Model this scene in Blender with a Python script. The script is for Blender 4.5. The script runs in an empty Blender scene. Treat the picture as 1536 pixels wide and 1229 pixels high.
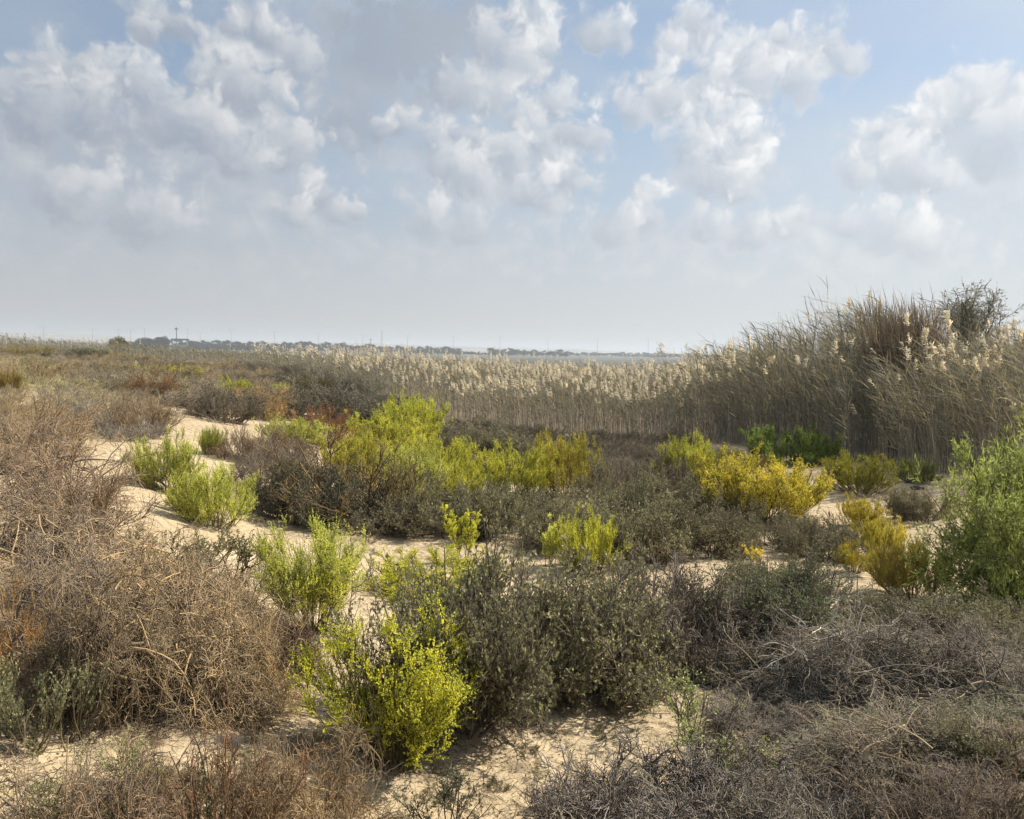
import bpy, math, random
import numpy as np
from mathutils import Matrix, Vector

rng = np.random.default_rng(7)
random.seed(7)
SC = bpy.context.scene
COL = SC.collection
R = math.radians
PI = math.pi

# ------------------------------------------------------------------ camera
W0, H0, F = 1536.0, 1229.0, 1207.0
ZC = 3.0
PITCH, ROLL = math.atan((614.5 - 526) / F), R(1.06)
fwd = np.array([0, math.cos(PITCH), -math.sin(PITCH)])
up0 = np.array([0, math.sin(PITCH), math.cos(PITCH)])
xr = np.array([1.0, 0, 0])
CR = math.cos(ROLL) * xr + math.sin(ROLL) * up0
CU = -math.sin(ROLL) * xr + math.cos(ROLL) * up0
cam = bpy.data.cameras.new('camera')
cam.sensor_width = 36; cam.lens = F / W0 * 36
cam.clip_start = 0.05; cam.clip_end = 30000
co = bpy.data.objects.new('camera', cam); COL.objects.link(co)
m = Matrix.Identity(4)
for i in range(3):
    m[i][0] = CR[i]; m[i][1] = CU[i]; m[i][2] = -fwd[i]
m[2][3] = ZC
co.matrix_world = m
SC.camera = co

def ray(px, py):
    d = fwd + (px - 768) / F * CR - (py - 614.5) / F * CU
    return d / np.linalg.norm(d)

def at_dist(px, py, d):
    """world point seen at a pixel at horizontal distance d"""
    r = ray(px, py); h = math.hypot(r[0], r[1])
    return np.array([r[0], r[1], r[2]]) * (d / h) + [0, 0, ZC]

def hor(px): return 512 + 0.0185 * px

# ------------------------------------------------------------------ noise + ground
_perm = np.random.default_rng(3).random((256, 256))
def vnoise(x, y):
    xi = np.floor(x).astype(int); yi = np.floor(y).astype(int)
    fx = x - xi; fy = y - yi
    fx = fx * fx * (3 - 2 * fx); fy = fy * fy * (3 - 2 * fy)
    g = lambda a, b: _perm[a % 256, b % 256]
    return (g(xi, yi) * (1 - fx) + g(xi + 1, yi) * fx) * (1 - fy) + (g(xi, yi + 1) * (1 - fx) + g(xi + 1, yi + 1) * fx) * fy
def fbm(x, y, o=4):
    s = 0; a = 1; t = 0
    for _ in range(o):
        s = s + a * vnoise(x, y); t += a; a *= .5; x = x * 2.03 + 11.3; y = y * 2.03 + 5.7
    return s / t - .5

CP = [(0,1229,2.5),(400,1229,2.6),(768,1229,2.75),(1150,1229,2.8),(1536,1229,2.8),
 (100,1100,3.2),(250,1060,3.6),(600,1120,3.3),(850,1080,3.8),(1200,1150,3.3),(1530,1090,3.8),
 (440,930,5.2),(200,900,4.9),(0,880,4.5),(800,900,6.2),(1200,950,5.3),(1500,950,5.3),
 (560,830,8),(760,850,7.6),(1000,860,7.6),(1300,870,7.6),(400,790,8.4),(150,740,8.6),(0,740,8),
 (300,650,14),(0,650,11),(20,595,17),(410,630,18),(800,760,12),(1100,760,12),(1500,760,11.5),
 (1130,680,19),(1240,760,12.5),(1400,740,13.5),(1520,700,16),(600,690,18),(850,680,20.5),
 (470,610,24),(600,640,27),(1000,660,23.5),(1250,690,18.5),(100,560,28),(30,530,45),(250,560,32),
 (300,545,48),(180,535,55),(400,575,35),(480,580,36),(700,584,60),(1100,590,60),(1500,598,60),
 (400,559,80),(50,527,90),(250,533,90)]
for px in (-300, 0, 400, 800, 1200, 1536, 1900):
    h = hor(px)
    CP += [(px, h + 16, 300), (px, h + 7.6, 800), (px, h + 2, 3000), (px, h + .7, 9000)]
CP += [(-300,1150,2.6),(-300,880,4.3),(-300,700,8.5),(-300,590,18),(-300,530,45),(1850,1150,2.9),(1850,950,5.3),(1850,780,11),(1850,680,20),(1850,600,60)]
_c = np.array([at_dist(*c) for c in CP])
_ca = np.arctan2(_c[:, 0], _c[:, 1]); _cv = np.log(np.hypot(_c[:, 0], _c[:, 1])); _cz = _c[:, 2]
def ground(x, y, fine=True):
    x = np.atleast_1d(np.asarray(x, float)); y = np.atleast_1d(np.asarray(y, float))
    shp = x.shape; x = x.ravel(); y = y.ravel()
    d = np.hypot(x, y); a = np.clip(np.arctan2(x, y), -1, 1); v = np.log(np.maximum(d, 2.4))
    out = np.empty(len(x))
    for i in range(0, len(x), 20000):
        s = slice(i, i + 20000)
        q = ((a[s, None] - _ca) / .11) ** 2 + ((v[s, None] - _cv) / .17) ** 2
        q -= q.min(1)[:, None]
        w = np.exp(-.5 * q) + 1e-9
        out[s] = (w * _cz).sum(1) / w.sum(1)
    near = np.exp(-(d / 26) ** 2)
    out += near * .22 * fbm(x * .55 + 3, y * .55, 3)
    if fine: out += np.exp(-(d / 14) ** 2) * .05 * fbm(x * 4.1, y * 4.1, 3)
    return out.reshape(shp)

_ts = np.exp(np.linspace(math.log(1.2), math.log(900), 2600))
def hit(px, py):
    r = ray(px, py); h = math.hypot(r[0], r[1])
    X = r[0] / h * _ts; Y = r[1] / h * _ts; Z = ZC + r[2] / h * _ts
    g = ground(X, Y)
    k = np.argmax(Z < g)
    if not (Z < g).any(): k = len(_ts) - 1
    return np.array([X[k], Y[k], g[k]]), _ts[k]

# ------------------------------------------------------------------ node helpers / materials
class N:
    def __init__(s, nt): s.nt = nt; nt.nodes.clear()
    def n(s, t, **k):
        o = s.nt.nodes.new(t)
        for a, b in k.items(): setattr(o, a, b)
        return o
    def l(s, a, b): s.nt.links.new(a, b)
    def put(s, sock, v):
        if v is None: return
        if isinstance(v, (int, float)): sock.default_value = v
        elif isinstance(v, (tuple, list)): sock.default_value = tuple(v)[:len(sock.default_value)] if len(v) >= len(sock.default_value) else tuple(v) + (1,)
        else: s.l(v, sock)
    def m(s, op, a, b=None, c=None, clamp=False):
        o = s.n('ShaderNodeMath', operation=op, use_clamp=clamp)
        s.put(o.inputs[0], a); s.put(o.inputs[1], b); s.put(o.inputs[2], c)
        return o.outputs[0]
    def vm(s, op, a, b=None, c=None, out=0):
        o = s.n('ShaderNodeVectorMath', operation=op)
        s.put(o.inputs[0], a); s.put(o.inputs[1], b)
        if c is not None: s.put(o.inputs[2], c)
        return o.outputs[out]
    def mix(s, f, a, b, bt='MIX'):
        o = s.n('ShaderNodeMix', data_type='RGBA', blend_type=bt)
        s.put(o.inputs[0], f); s.put(o.inputs[6], a); s.put(o.inputs[7], b)
        return o.outputs[2]
    def ss(s, v, a, b, lo=0.0, hi=1.0, t='SMOOTHSTEP'):
        o = s.n('ShaderNodeMapRange', interpolation_type=t)
        s.put(o.inputs[0], v); s.put(o.inputs[1], a); s.put(o.inputs[2], b); s.put(o.inputs[3], lo); s.put(o.inputs[4], hi)
        return o.outputs[0]
    def noise(s, vec, scale, det=3, rough=.5, dist=0.0, out=0, dim='3D'):
        o = s.n('ShaderNodeTexNoise', noise_dimensions=dim)
        s.put(o.inputs['Vector'], vec); o.inputs['Scale'].default_value = scale
        o.inputs['Detail'].default_value = det; o.inputs['Roughness'].default_value = rough
        o.inputs['Distortion'].default_value = dist
        return o.outputs[out]

def new_mat(name):
    mt = bpy.data.materials.new(name); mt.use_nodes = True
    return mt, N(mt.node_tree)

def plant_mat(name, trans=.35, rough=.65, vary=.45, hue=(1, 1, 1), spec=.2, use_obj=True, base=(.2, .2, .1), hue0=None):
    """base colour = the object's own colour, varied twig by twig through the 'tint' attribute"""
    mt, n = new_mat(name)
    oi = n.n('ShaderNodeObjectInfo')
    at = n.n('ShaderNodeAttribute', attribute_name='tint')
    geo = n.n('ShaderNodeNewGeometry')
    c = oi.outputs['Color'] if use_obj else tuple(base) + (1,)
    k = n.m('MULTIPLY_ADD', at.outputs['Fac'], 2 * vary, 1 - vary)
    big = n.noise(geo.outputs['Position'], 2.2, 2)
    k = n.m('MULTIPLY', k, n.m('MULTIPLY_ADD', big, .9, .55))
    rnd = n.m('MULTIPLY_ADD', oi.outputs['Random'], .24, .88)
    k = n.m('MULTIPLY', k, rnd)
    c1 = n.vm('SCALE', c); c1.node.inputs[3].default_value = 1
    n.l(k, c1.node.inputs[3])
    alt = n.vm('MULTIPLY', c1, tuple(hue))
    cc = n.mix(n.ss(at.outputs['Fac'], .35, .95), c1, alt)
    if hue0: cc = n.mix(n.ss(at.outputs['Fac'], .0, .4, 1, 0), cc, n.vm('MULTIPLY', c1, tuple(hue0)))
    bs = n.n('ShaderNodeBsdfPrincipled')
    n.l(cc, bs.inputs['Base Color']); bs.inputs['Roughness'].default_value = rough
    bs.inputs['Specular IOR Level'].default_value = spec
    out = n.n('ShaderNodeOutputMaterial')
    if trans > 0:
        tr = n.n('ShaderNodeBsdfTranslucent'); n.l(cc, tr.inputs[0])
        mx = n.n('ShaderNodeMixShader'); mx.inputs[0].default_value = trans
        n.l(bs.outputs[0], mx.inputs[1]); n.l(tr.outputs[0], mx.inputs[2]); n.l(mx.outputs[0], out.inputs[0])
    else: n.l(bs.outputs[0], out.inputs[0])
    return mt

M_LEAF = plant_mat('leaf_surface', .45, .5, .4, (1.08, 1.0, .8), hue0=(.9, .96, .9))
M_GREYLEAF = plant_mat('grey_leaf_surface', .25, .6, .4, (1.1, 1.0, .8))
M_TWIG = plant_mat('twig_bark', .08, .75, .55, (1.15, 1.04, .78), hue0=(.98, 1.0, 1.0))
M_REEDSTEM = plant_mat('reed_stem_skin', .1, .6, .5, (1.05, 1, .9))
M_REEDLEAF = plant_mat('reed_leaf_blade', .35, .6, .5, (1.15, 1, .75))
M_PLUME = plant_mat('reed_plume_fluff', .5, .9, .25, (1.05, 1, .9))

def flat_mat(name, col, rough=.7, metal=0, nscale=3, namp=.3):
    mt, n = new_mat(name)
    tc = n.n('ShaderNodeTexCoord')
    f = n.noise(tc.outputs['Object'], nscale, 4)
    c = n.mix(f, tuple(x * (1 - namp) for x in col) + (1,), tuple(min(1, x * (1 + namp)) for x in col) + (1,))
    bs = n.n('ShaderNodeBsdfPrincipled'); n.l(c, bs.inputs['Base Color'])
    bs.inputs['Roughness'].default_value = rough; bs.inputs['Metallic'].default_value = metal
    out = n.n('ShaderNodeOutputMaterial'); n.l(bs.outputs[0], out.inputs[0])
    return mt

# ------------------------------------------------------------------ mesh helpers
class MB:
    """collects quads (vectorised)"""
    def __init__(s): s.v = []; s.f = []; s.t = []; s.mi = []; s.nv = 0
    def add(s, v, f, tint=None, mi=0):
        v = np.asarray(v, np.float32).reshape(-1, 3); f = np.asarray(f, np.int64).reshape(-1, 4)
        s.v.append(v); s.f.append(f + s.nv)
        if tint is None: tint = np.full(len(v), .5)
        s.t.append(np.asarray(tint, np.float32).reshape(-1)); s.mi.append(np.full(len(f), mi)); s.nv += len(v)
    def mesh(s, name, mats, smooth=False, norm=None):
        v = np.concatenate(s.v); f = np.concatenate(s.f); t = np.concatenate(s.t); mi = np.concatenate(s.mi)
        if norm is not None: v = v - np.array(norm, np.float32)
        me = bpy.data.meshes.new(name)
        me.vertices.add(len(v)); me.vertices.foreach_set('co', v.ravel())
        me.loops.add(len(f) * 4); me.loops.foreach_set('vertex_index', f.ravel().astype(np.int32))
        me.polygons.add(len(f)); me.polygons.foreach_set('loop_start', np.arange(0, len(f) * 4, 4, dtype=np.int32))
        me.polygons.foreach_set('material_index', mi.astype(np.int32))
        if smooth: me.polygons.foreach_set('use_smooth', np.ones(len(f), bool))
        a = me.attributes.new('tint', 'FLOAT', 'POINT'); a.data.foreach_set('value', t)
        for q in mats: me.materials.append(q)
        me.update(calc_edges=True)
        return me
    def bounds(s):
        v = np.concatenate(s.v); return v

def unit(a): return a / np.maximum(np.linalg.norm(a, axis=-1, keepdims=True), 1e-9)
def rand_dir(n, g=rng): return unit(g.normal(size=(n, 3)))

def tubes(mb, P, r0, r1, sides=3, tint=None, g=rng, mi=0, prof=None):
    P = np.asarray(P, float); n, k, _ = P.shape
    T = np.empty_like(P); T[:, 1:-1] = P[:, 2:] - P[:, :-2]; T[:, 0] = P[:, 1] - P[:, 0]; T[:, -1] = P[:, -1] - P[:, -2]
    T = unit(T); ref = rand_dir(n, g)[:, None, :]
    A = unit(np.cross(T, ref)); B = np.cross(T, A)
    r0 = np.broadcast_to(np.asarray(r0, float), (n,)); r1 = np.broadcast_to(np.asarray(r1, float), (n,))
    s = np.linspace(0, 1, k) if prof is None else np.asarray(prof)
    rad = r0[:, None] * (1 - s) + r1[:, None] * s
    th = np.arange(sides) * 2 * PI / sides
    V = P[:, :, None, :] + rad[:, :, None, None] * (np.cos(th)[:, None] * A[:, :, None, :] + np.sin(th)[:, None] * B[:, :, None, :])
    i = np.arange(n)[:, None, None] * k * sides; j = np.arange(k - 1)[None, :, None] * sides; a = np.arange(sides)[None, None, :]; b = (a + 1) % sides
    base = i + j
    Q = np.stack([base + a, base + b, base + b + sides, base + a + sides], -1)
    if tint is None: tint = g.random(n)
    mb.add(V, Q, np.repeat(tint, k * sides), mi)

def leaves(mb, P, D, L, Wd, tint=None, g=rng, mi=0, bend=.25):
    """one lens-shaped leaf (two folded quads) per point"""
    n = len(P); D = unit(D)
    S = unit(np.cross(D, rand_dir(n, g))); U = np.cross(S, D)
    L = np.broadcast_to(np.asarray(L, float), (n,))[:, None]; Wd = np.broadcast_to(np.asarray(Wd, float), (n,))[:, None]
    v0 = P; v1 = P + D * L * .45 + S * Wd + U * L * bend * .3; v2 = P + D * L + U * L * bend * -.2; v3 = P + D * L * .45 - S * Wd + U * L * bend * .3
    V = np.stack([v0, v1, v2, v3], 1)
    Q = np.arange(n * 4).reshape(n, 4)
    if tint is None: tint = g.random(n)
    mb.add(V, Q, np.repeat(tint, 4), mi)

def walk(S, D, L, k, wander, lift, g=rng):
    n = len(S); P = np.empty((n, k, 3)); P[:, 0] = S; d = unit(D)
    L = np.broadcast_to(np.asarray(L, float), (n,))
    lift = np.broadcast_to(np.asarray(lift, float), (n,))
    for i in range(1, k):
        d = d + g.normal(size=(n, 3)) * wander; d[:, 2] += lift
        d = unit(d); P[:, i] = P[:, i - 1] + d * (L / (k - 1))[:, None]
    return P

def kids(P, m_, t0, t1, ang, g=rng, L=None):
    n, k, _ = P.shape
    idx = np.repeat(np.arange(n), m_)
    t = g.uniform(t0, t1, n * m_) * (k - 1); i = np.minimum(t.astype(int), k - 2); f = (t - i)[:, None]
    a = P[idx, i]; b = P[idx, i + 1]; S = a * (1 - f) + b * f; T = unit(b - a)
    pr = unit(np.cross(T, rand_dir(len(idx), g)))
    an = g.uniform(ang * .6, ang * 1.3, len(idx))[:, None]
    return S, T * np.cos(an) + pr * np.sin(an), idx, t / (k - 1)

# ------------------------------------------------------------------ plant generators -> dict(parts=[(name, mesh)], R, H)
def clump(P, g, scale, thr):
    """drop twigs where a 3-D noise is low: leaves holes and separate tufts"""
    c = P[:, P.shape[1] // 2]; o = g.uniform(0, 60, 3)
    nz = (vnoise(c[:, 0] * scale + o[0], c[:, 2] * scale + o[1]) + vnoise(c[:, 1] * scale + o[1], c[:, 0] * scale * .8 + o[2]) + vnoise(c[:, 2] * scale + o[2], c[:, 1] * scale + o[0])) / 3
    return P[nz + g.normal(size=len(P)) * .04 > thr]
def finish(name, parts):
    allv = np.concatenate([p[1].bounds() for p in parts])
    H = np.percentile(allv[:, 2], 99.0); Rr = np.percentile(np.hypot(allv[:, 0], allv[:, 1]), 96)
    smp = allv[::max(1, len(allv) // 1500)]
    return dict(R=float(Rr), H=float(H), smp=smp, parts=[(pn, mb.mesh(name + '_' + pn, [mt])) for pn, mb, mt in parts])

def leafy(seed, name, n0=26, H=.65, spread=.6, base=.08, m1=12, L1=.25, a1=.5, m2=9, L2=.1, a2=.6, lift=.12, wander=.09,
          r=.0035, nl=8, ll=.013, lw=.004, leafmat=None, leaf_a=.8, lmin=.15, dense_top=.25):
    g = np.random.default_rng(seed)
    leafmat = leafmat or M_LEAF
    th = g.uniform(0, 2 * PI, n0); rr = base * np.sqrt(g.random(n0)); S = np.stack([rr * np.cos(th), rr * np.sin(th), np.full(n0, -.02)], 1)
    inc = spread * np.sqrt(g.random(n0)) * 1.25; th2 = th + g.normal(size=n0) * .6
    D = np.stack([np.sin(inc) * np.cos(th2), np.sin(inc) * np.sin(th2), np.cos(inc)], 1)
    P0 = walk(S, D, H * g.uniform(.7, 1.1, n0), 7, wander, lift * .5, g)
    S1, D1, i1, t1 = kids(P0, m1, dense_top, 1., a1, g)
    P1 = walk(S1, D1, L1 * H / .65 * g.uniform(.5, 1.2, len(S1)) * (1.15 - .55 * t1), 5, wander * 1.4, lift, g)
    P1 = clump(P1, g, 3.2 / max(H, .3), .36)
    S2, D2, i2, t2 = kids(P1, m2, .15, 1., a2, g)
    P2 = walk(S2, D2, L2 * H / .65 * g.uniform(.5, 1.2, len(S2)), 4, wander * 1.7, lift, g)
    st = MB(); fo = MB()
    tubes(st, P0, r, r * .35, 4, g=g); tubes(st, P1, r * .5, r * .22, 3, g=g); tubes(st, P2, r * .28, r * .14, 3, g=g)
    tw = np.repeat(g.random(len(P1)), m2)
    S3, D3, i3, t3 = kids(P2, nl, lmin, 1.02, leaf_a, g)
    tl = np.clip(tw[i3] * .6 + g.random(len(S3)) * .4, 0, 1)
    leaves(fo, S3, D3, ll * g.uniform(.6, 1.25, len(S3)), lw * g.uniform(.7, 1.2, len(S3)), tl, g)
    return finish(name, [('stems', st, M_TWIG), ('foliage', fo, leafmat)])

def scrub(seed, name, n0=60, H=.5, Rb=.55, base=.3, m1=12, L1=.3, m2=10, L2=.13, m3=0, L3=.06, lift=-.04, wander=.22, r=.004, nl=0, ll=.01, lw=.003,
          droop=0.0, curl=.3, a1=.7, a2=.8, ct=.43, p0l=None, core=0.0):
    """wide tangled dome of bare twigs, with optional sparse small leaves at the tips"""
    g = np.random.default_rng(seed)
    th = g.uniform(0, 2 * PI, n0); rr = base * np.sqrt(g.random(n0)); S = np.stack([rr * np.cos(th), rr * np.sin(th), np.full(n0, -.02)], 1)
    if core: S[n0 // 4:, 2] = g.random(n0 - n0 // 4) ** .8 * core * H * np.sqrt(np.clip(1.1 - (rr[n0 // 4:] / base) ** 2, 0, 1))   # a heap: stems fork off at every height
    inc = np.arccos(g.uniform(.12, 1, n0)); th2 = th + g.normal(size=n0) * .7
    tgt = np.stack([Rb * np.sin(inc) * np.cos(th2), Rb * np.sin(inc) * np.sin(th2), H * np.cos(inc)], 1)
    V = tgt - S * (1.0 if core else .6); V = V + (g.normal(size=V.shape) * .25 * Rb if core else 0); L = np.linalg.norm(V, axis=1) * g.uniform(.7, 1.08, n0) * (.62 + .7 * vnoise(np.cos(th2) * 1.3 + seed * 3.1, np.sin(th2) * 1.3 + inc))
    P0 = walk(S, V, L, 7, wander * .6, lift - droop * .2 if p0l is None else p0l, g)
    S1, D1, i1, t1 = kids(P0, m1, .2, 1., a1, g)
    P1 = walk(S1, D1, L1 * g.uniform(.4, 1.2, len(S1)), 6, wander, lift - droop, g)
    P1 = clump(P1, g, 2.6 / max(H, .3), ct)
    S2, D2, i2, t2 = kids(P1, m2, .1, 1., a2, g)
    P2 = walk(S2, D2, L2 * g.uniform(.4, 1.3, len(S2)), 5, curl, lift * .5, g)
    for P in (P0, P1, P2): P[:, :, 2] = np.maximum(P[:, :, 2], .004 - .03 * (P is P0))
    st = MB(); tw = MB()
    tubes(st, P0, r, r * .4, 4, g=g); tubes(st, P1, r * .45, r * .22, 3, g=g)
    tt = np.repeat(np.clip(g.normal(.5, .25, len(P1)), 0, 1), m2)
    tubes(tw, P2, r * .26, r * .16, 3, tint=np.clip(tt * .6 + .4 * g.random(len(tt)), 0, 1), g=g)
    if m3:
        S3, D3, i3, t3 = kids(P2, m3, .2, 1., .7, g)
        P3 = walk(S3, D3, L3 * g.uniform(.4, 1.3, len(S3)), 4, curl, lift * .3, g)
        tubes(tw, P3, r * .2, r * .12, 3, g=g); P2 = P3
    parts = [('stems', st, M_TWIG), ('crown', tw, M_TWIG)]
    if nl:
        top = P2[:, -1, 2] > H * .12
        Q = P2[top]; fo = MB()
        S4, D4, i4, t4 = kids(Q, nl, .3, 1.05, .8, g)
        leaves(fo, S4, D4, ll * g.uniform(.5, 1.3, len(S4)), lw * g.uniform(.7, 1.3, len(S4)), None, g)
        parts.append(('foliage', fo, M_GREYLEAF))
    return finish(name, parts)

V = {}
V['lime_near'] = [leafy(11 + i, 'lime_bush', n0=62, H=.62, spread=.66, base=.12, m1=13, L1=.19, m2=10, L2=.085, nl=11, ll=.0102, lw=.0036, r=.0042, lift=.12, wander=.11) for i in range(2)]
V['lime'] = [leafy(21 + i, 'lime_shrub', n0=84, H=.8, spread=1.05, base=.36, m1=12, L1=.18, m2=9, L2=.08, nl=8, ll=.0155, lw=.005, r=.007, lift=.2, wander=.11) for i in range(3)]
V['sprig'] = [leafy(31, 'sprig', n0=6, H=.6, spread=.4, base=.06, m1=13, L1=.17, m2=7, L2=.06, nl=8, ll=.022, lw=.008, r=.005, lift=.15)]
V['dark_near'] = [scrub(41 + i, 'dark_scrub', n0=78, ct=.37, H=.6, Rb=.55, base=.2, m1=11, L1=.22, m2=9, L2=.095, m3=1, L3=.04, nl=5, ll=.0165, lw=.006, lift=.09, wander=.16, curl=.2, r=.0075) for i in range(2)]
V['dark'] = [scrub(51 + i, 'dark_shrub', n0=62, ct=.40, H=.7, Rb=1.0, base=.55, m1=11, L1=.28, m2=9, L2=.12, nl=4, ll=.03, lw=.010, lift=.1, wander=.18, curl=.22, r=.012) for i in range(3)]
V['dry_near'] = [scrub(61 + i, 'dry_scrub', n0=56, H=.46, Rb=.6, base=.34, m1=12, L1=.3, m2=9, L2=.13, lift=-.02, droop=.17, wander=.24, curl=.34, r=.0085, a1=.95, a2=1.0) for i in range(3)]
V['dry'] = [scrub(71 + i, 'dry_shrub', n0=54, H=.65, Rb=1.0, base=.6, m1=11, L1=.34, m2=9, L2=.16, lift=.03, wander=.22, curl=.3, r=.0125) for i in range(3)]
V['mound'] = [scrub(121 + i, 'mound_scrub', n0=130, H=.6, Rb=.58, base=.42, core=.8, m1=10, L1=.2, m2=9, L2=.11, lift=-.05, droop=.12, wander=.26, curl=.36, r=.0072, a1=1.0, a2=1.1, p0l=-.16, ct=.40) for i in range(3)]
V['woody'] = [scrub(131 + i, 'woody_scrub', n0=44, H=.5, Rb=.6, base=.3, m1=11, L1=.2, m2=8, L2=.085, m3=1, L3=.035, lift=.05, wander=.2, curl=.2, r=.0105, a1=.75, a2=.8, ct=.38) for i in range(2)]
V['upright'] = [scrub(81 + i, 'upright_shrub', n0=26, H=.6, Rb=.42, base=.1, m1=10, L1=.22, m2=7, L2=.09, nl=5, ll=.0165, lw=.006, lift=.12, wander=.13, curl=.18, r=.0075, a1=.55, a2=.55) for i in range(2)]
V['open'] = [scrub(91 + i, 'open_shrub', n0=18, H=.7, Rb=.75, base=.12, m1=8, L1=.3, m2=7, L2=.14, lift=.08, wander=.13, curl=.2, r=.0105, a1=.55, a2=.6) for i in range(2)]
V['sage'] = [scrub(95 + i, 'sage_shrub', n0=34, H=.34, Rb=.45, base=.36, m1=8, L1=.15, m2=6, L2=.08, nl=10, ll=.012, lw=.0055, lift=.14, wander=.15, curl=.22, r=.0065, a1=.5, a2=.5) for i in range(2)]
V['willow'] = [leafy(101, 'willow_bush', n0=150, H=1.5, spread=1.15, base=.6, m1=12, L1=.2, a1=.6, m2=7, L2=.08, a2=.7, lift=.0, wander=.12, r=.008, nl=6, ll=.075, lw=.008, leaf_a=.7, dense_top=.12)]
V['green'] = [leafy(111, 'green_shrub', n0=80, H=.6, spread=1.2, base=.55, m1=12, L1=.18, m2=9, L2=.09, nl=6, ll=.028, lw=.007, r=.006, lift=.2, wander=.1, dense_top=.12)]

def tagk(o, kind): o['kind'] = kind
def link(o): COL.objects.link(o); return o

FEET = []
def put_shrub(kind, px, py, w, h, name, label, leafc, stemc, cat='shrub', group=None, var=None, sink=.0, rot=None, dirfix=None):
    """px,py: where its foot stands in the photo; w,h: its size there"""
    p, d = hit(px, min(py, 1800))
    dist = math.hypot(p[0], p[1]) * math.cos(math.atan((px - 768) / F))
    sc = dist / F
    v = V[kind]; q = v[rng.integers(len(v))] if var is None else v[var % len(v)]
    root = link(bpy.data.objects.new(name, None))
    root.empty_display_size = .1
    sx = w * sc / 2 / q['R']; sz = h * sc / q['H']
    rz = rng.uniform(0, 2 * PI) if rot is None else rot
    cx_, sx_ = math.cos(rz), math.sin(rz); off = w * sc * .18
    for _ in range(3):      # size it like a real bush of that span and height at that distance
        L = np.array([p[0], p[1] + off, float(ground(p[0], p[1] + off)[0]) - .01 - sink])
        q_ = q['smp'] * np.array([sx, sx, sz]); X_ = np.stack([q_[:, 0] * cx_ - q_[:, 1] * sx_, q_[:, 0] * sx_ + q_[:, 1] * cx_, q_[:, 2]], 1) + L - [0, 0, ZC]
        dz = X_ @ fwd; u = 768 + F * (X_ @ CR) / dz; v_ = 614.5 - F * (X_ @ CU) / dz
        top = np.percentile(v_, 1.2); uw = np.percentile(u, 98) - np.percentile(u, 2)
        sz *= float(np.clip(h / max(py - top, 2), .35, 1.6)); sx *= float(np.clip(w / uw, .5, 1.5))
    root.location = L; FEET.append((L[0], L[1], sx * q['R'])) 
    root.rotation_euler = (rng.normal() * .04, rng.normal() * .04, rz)
    root.scale = (sx, sx, sz)
    root['label'] = label; root['category'] = cat
    if group: root['group'] = group
    for pn, me in q['parts']:
        c = link(bpy.data.objects.new(pn, me)); c.parent = root
        col = leafc if pn == 'foliage' else stemc
        if pn == 'stems': col = tuple(x * .8 for x in stemc)
        c.color = (*col, 1)
    return root

# ------------------------------------------------------------------ ground sheet
def smat():
    mt, n = new_mat('dune_sand')
    geo = n.n('ShaderNodeNewGeometry'); P = geo.outputs['Position']
    a = n.noise(P, .9, 6, .6); b = n.noise(P, 9, 6, .65); c = n.noise(P, 140, 3, .7)
    col = n.mix(n.ss(a, .3, .7), (.44, .345, .215, 1), (.54, .435, .285, 1))
    col = n.mix(n.ss(b, .58, .8, 0, .55), col, (.30, .215, .135, 1))
    vo = n.n('ShaderNodeTexVoronoi'); n.l(P, vo.inputs['Vector']); vo.inputs['Scale'].default_value = 55
    spk = n.ss(vo.outputs['Distance'], .10, .2, 1, 0)
    pick = n.m('GREATER_THAN', n.noise(P, 23, 1), .56)
    col = n.mix(n.m('MULTIPLY', n.m('MULTIPLY', spk, pick), .6), col, (.17, .12, .08, 1))
    col = n.mix(n.ss(c, .35, .75, 0, .35), col, (.36, .28, .18, 1))
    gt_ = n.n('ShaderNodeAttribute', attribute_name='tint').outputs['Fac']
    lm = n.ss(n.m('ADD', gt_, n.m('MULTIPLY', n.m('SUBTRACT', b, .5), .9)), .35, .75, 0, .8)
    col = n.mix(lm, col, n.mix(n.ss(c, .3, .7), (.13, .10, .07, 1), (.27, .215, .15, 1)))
    # the marsh plain beyond the dunes: grey scrubby soil
    dist = n.vm('LENGTH', P, out=1)
    col = n.mix(n.ss(dist, 34, 62), col, (.115, .10, .07, 1))
    col = n.mix(n.ss(dist, 170, 420), col, (.13, .135, .115, 1))
    sep = n.n('ShaderNodeSeparateXYZ'); n.l(P, sep.inputs[0])
    wv = n.n('ShaderNodeTexWave', wave_type='BANDS', bands_direction='DIAGONAL'); n.l(P, wv.inputs['Vector'])
    wv.inputs['Scale'].default_value = 3.2; wv.inputs['Distortion'].default_value = 9; wv.inputs['Detail'].default_value = 3; wv.inputs['Detail Scale'].default_value = 1.3
    hgt = n.m('ADD', n.m('MULTIPLY', b, .55), n.m('ADD', n.m('MULTIPLY', c, .05), n.m('MULTIPLY', wv.outputs['Fac'], .2)))
    hgt = n.m('ADD', hgt, n.m('MULTIPLY', n.noise(P, 38, 3, .6), .14))
    bp = n.n('ShaderNodeBump'); bp.inputs['Distance'].default_value = .06; bp.inputs['Strength'].default_value = .9
    n.l(hgt, bp.inputs['Height'])
    bs = n.n('ShaderNodeBsdfPrincipled'); n.l(col, bs.inputs['Base Color']); bs.inputs['Roughness'].default_value = .95
    bs.inputs['Specular IOR Level'].default_value = .1; n.l(bp.outputs[0], bs.inputs['Normal'])
    out = n.n('ShaderNodeOutputMaterial'); n.l(bs.outputs[0], out.inputs[0])
    return mt
azs = np.concatenate([np.linspace(-180, -48, 45)[:-1], np.linspace(-48, 48, 480), np.linspace(48, 180, 45)[1:]]) * PI / 180
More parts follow.
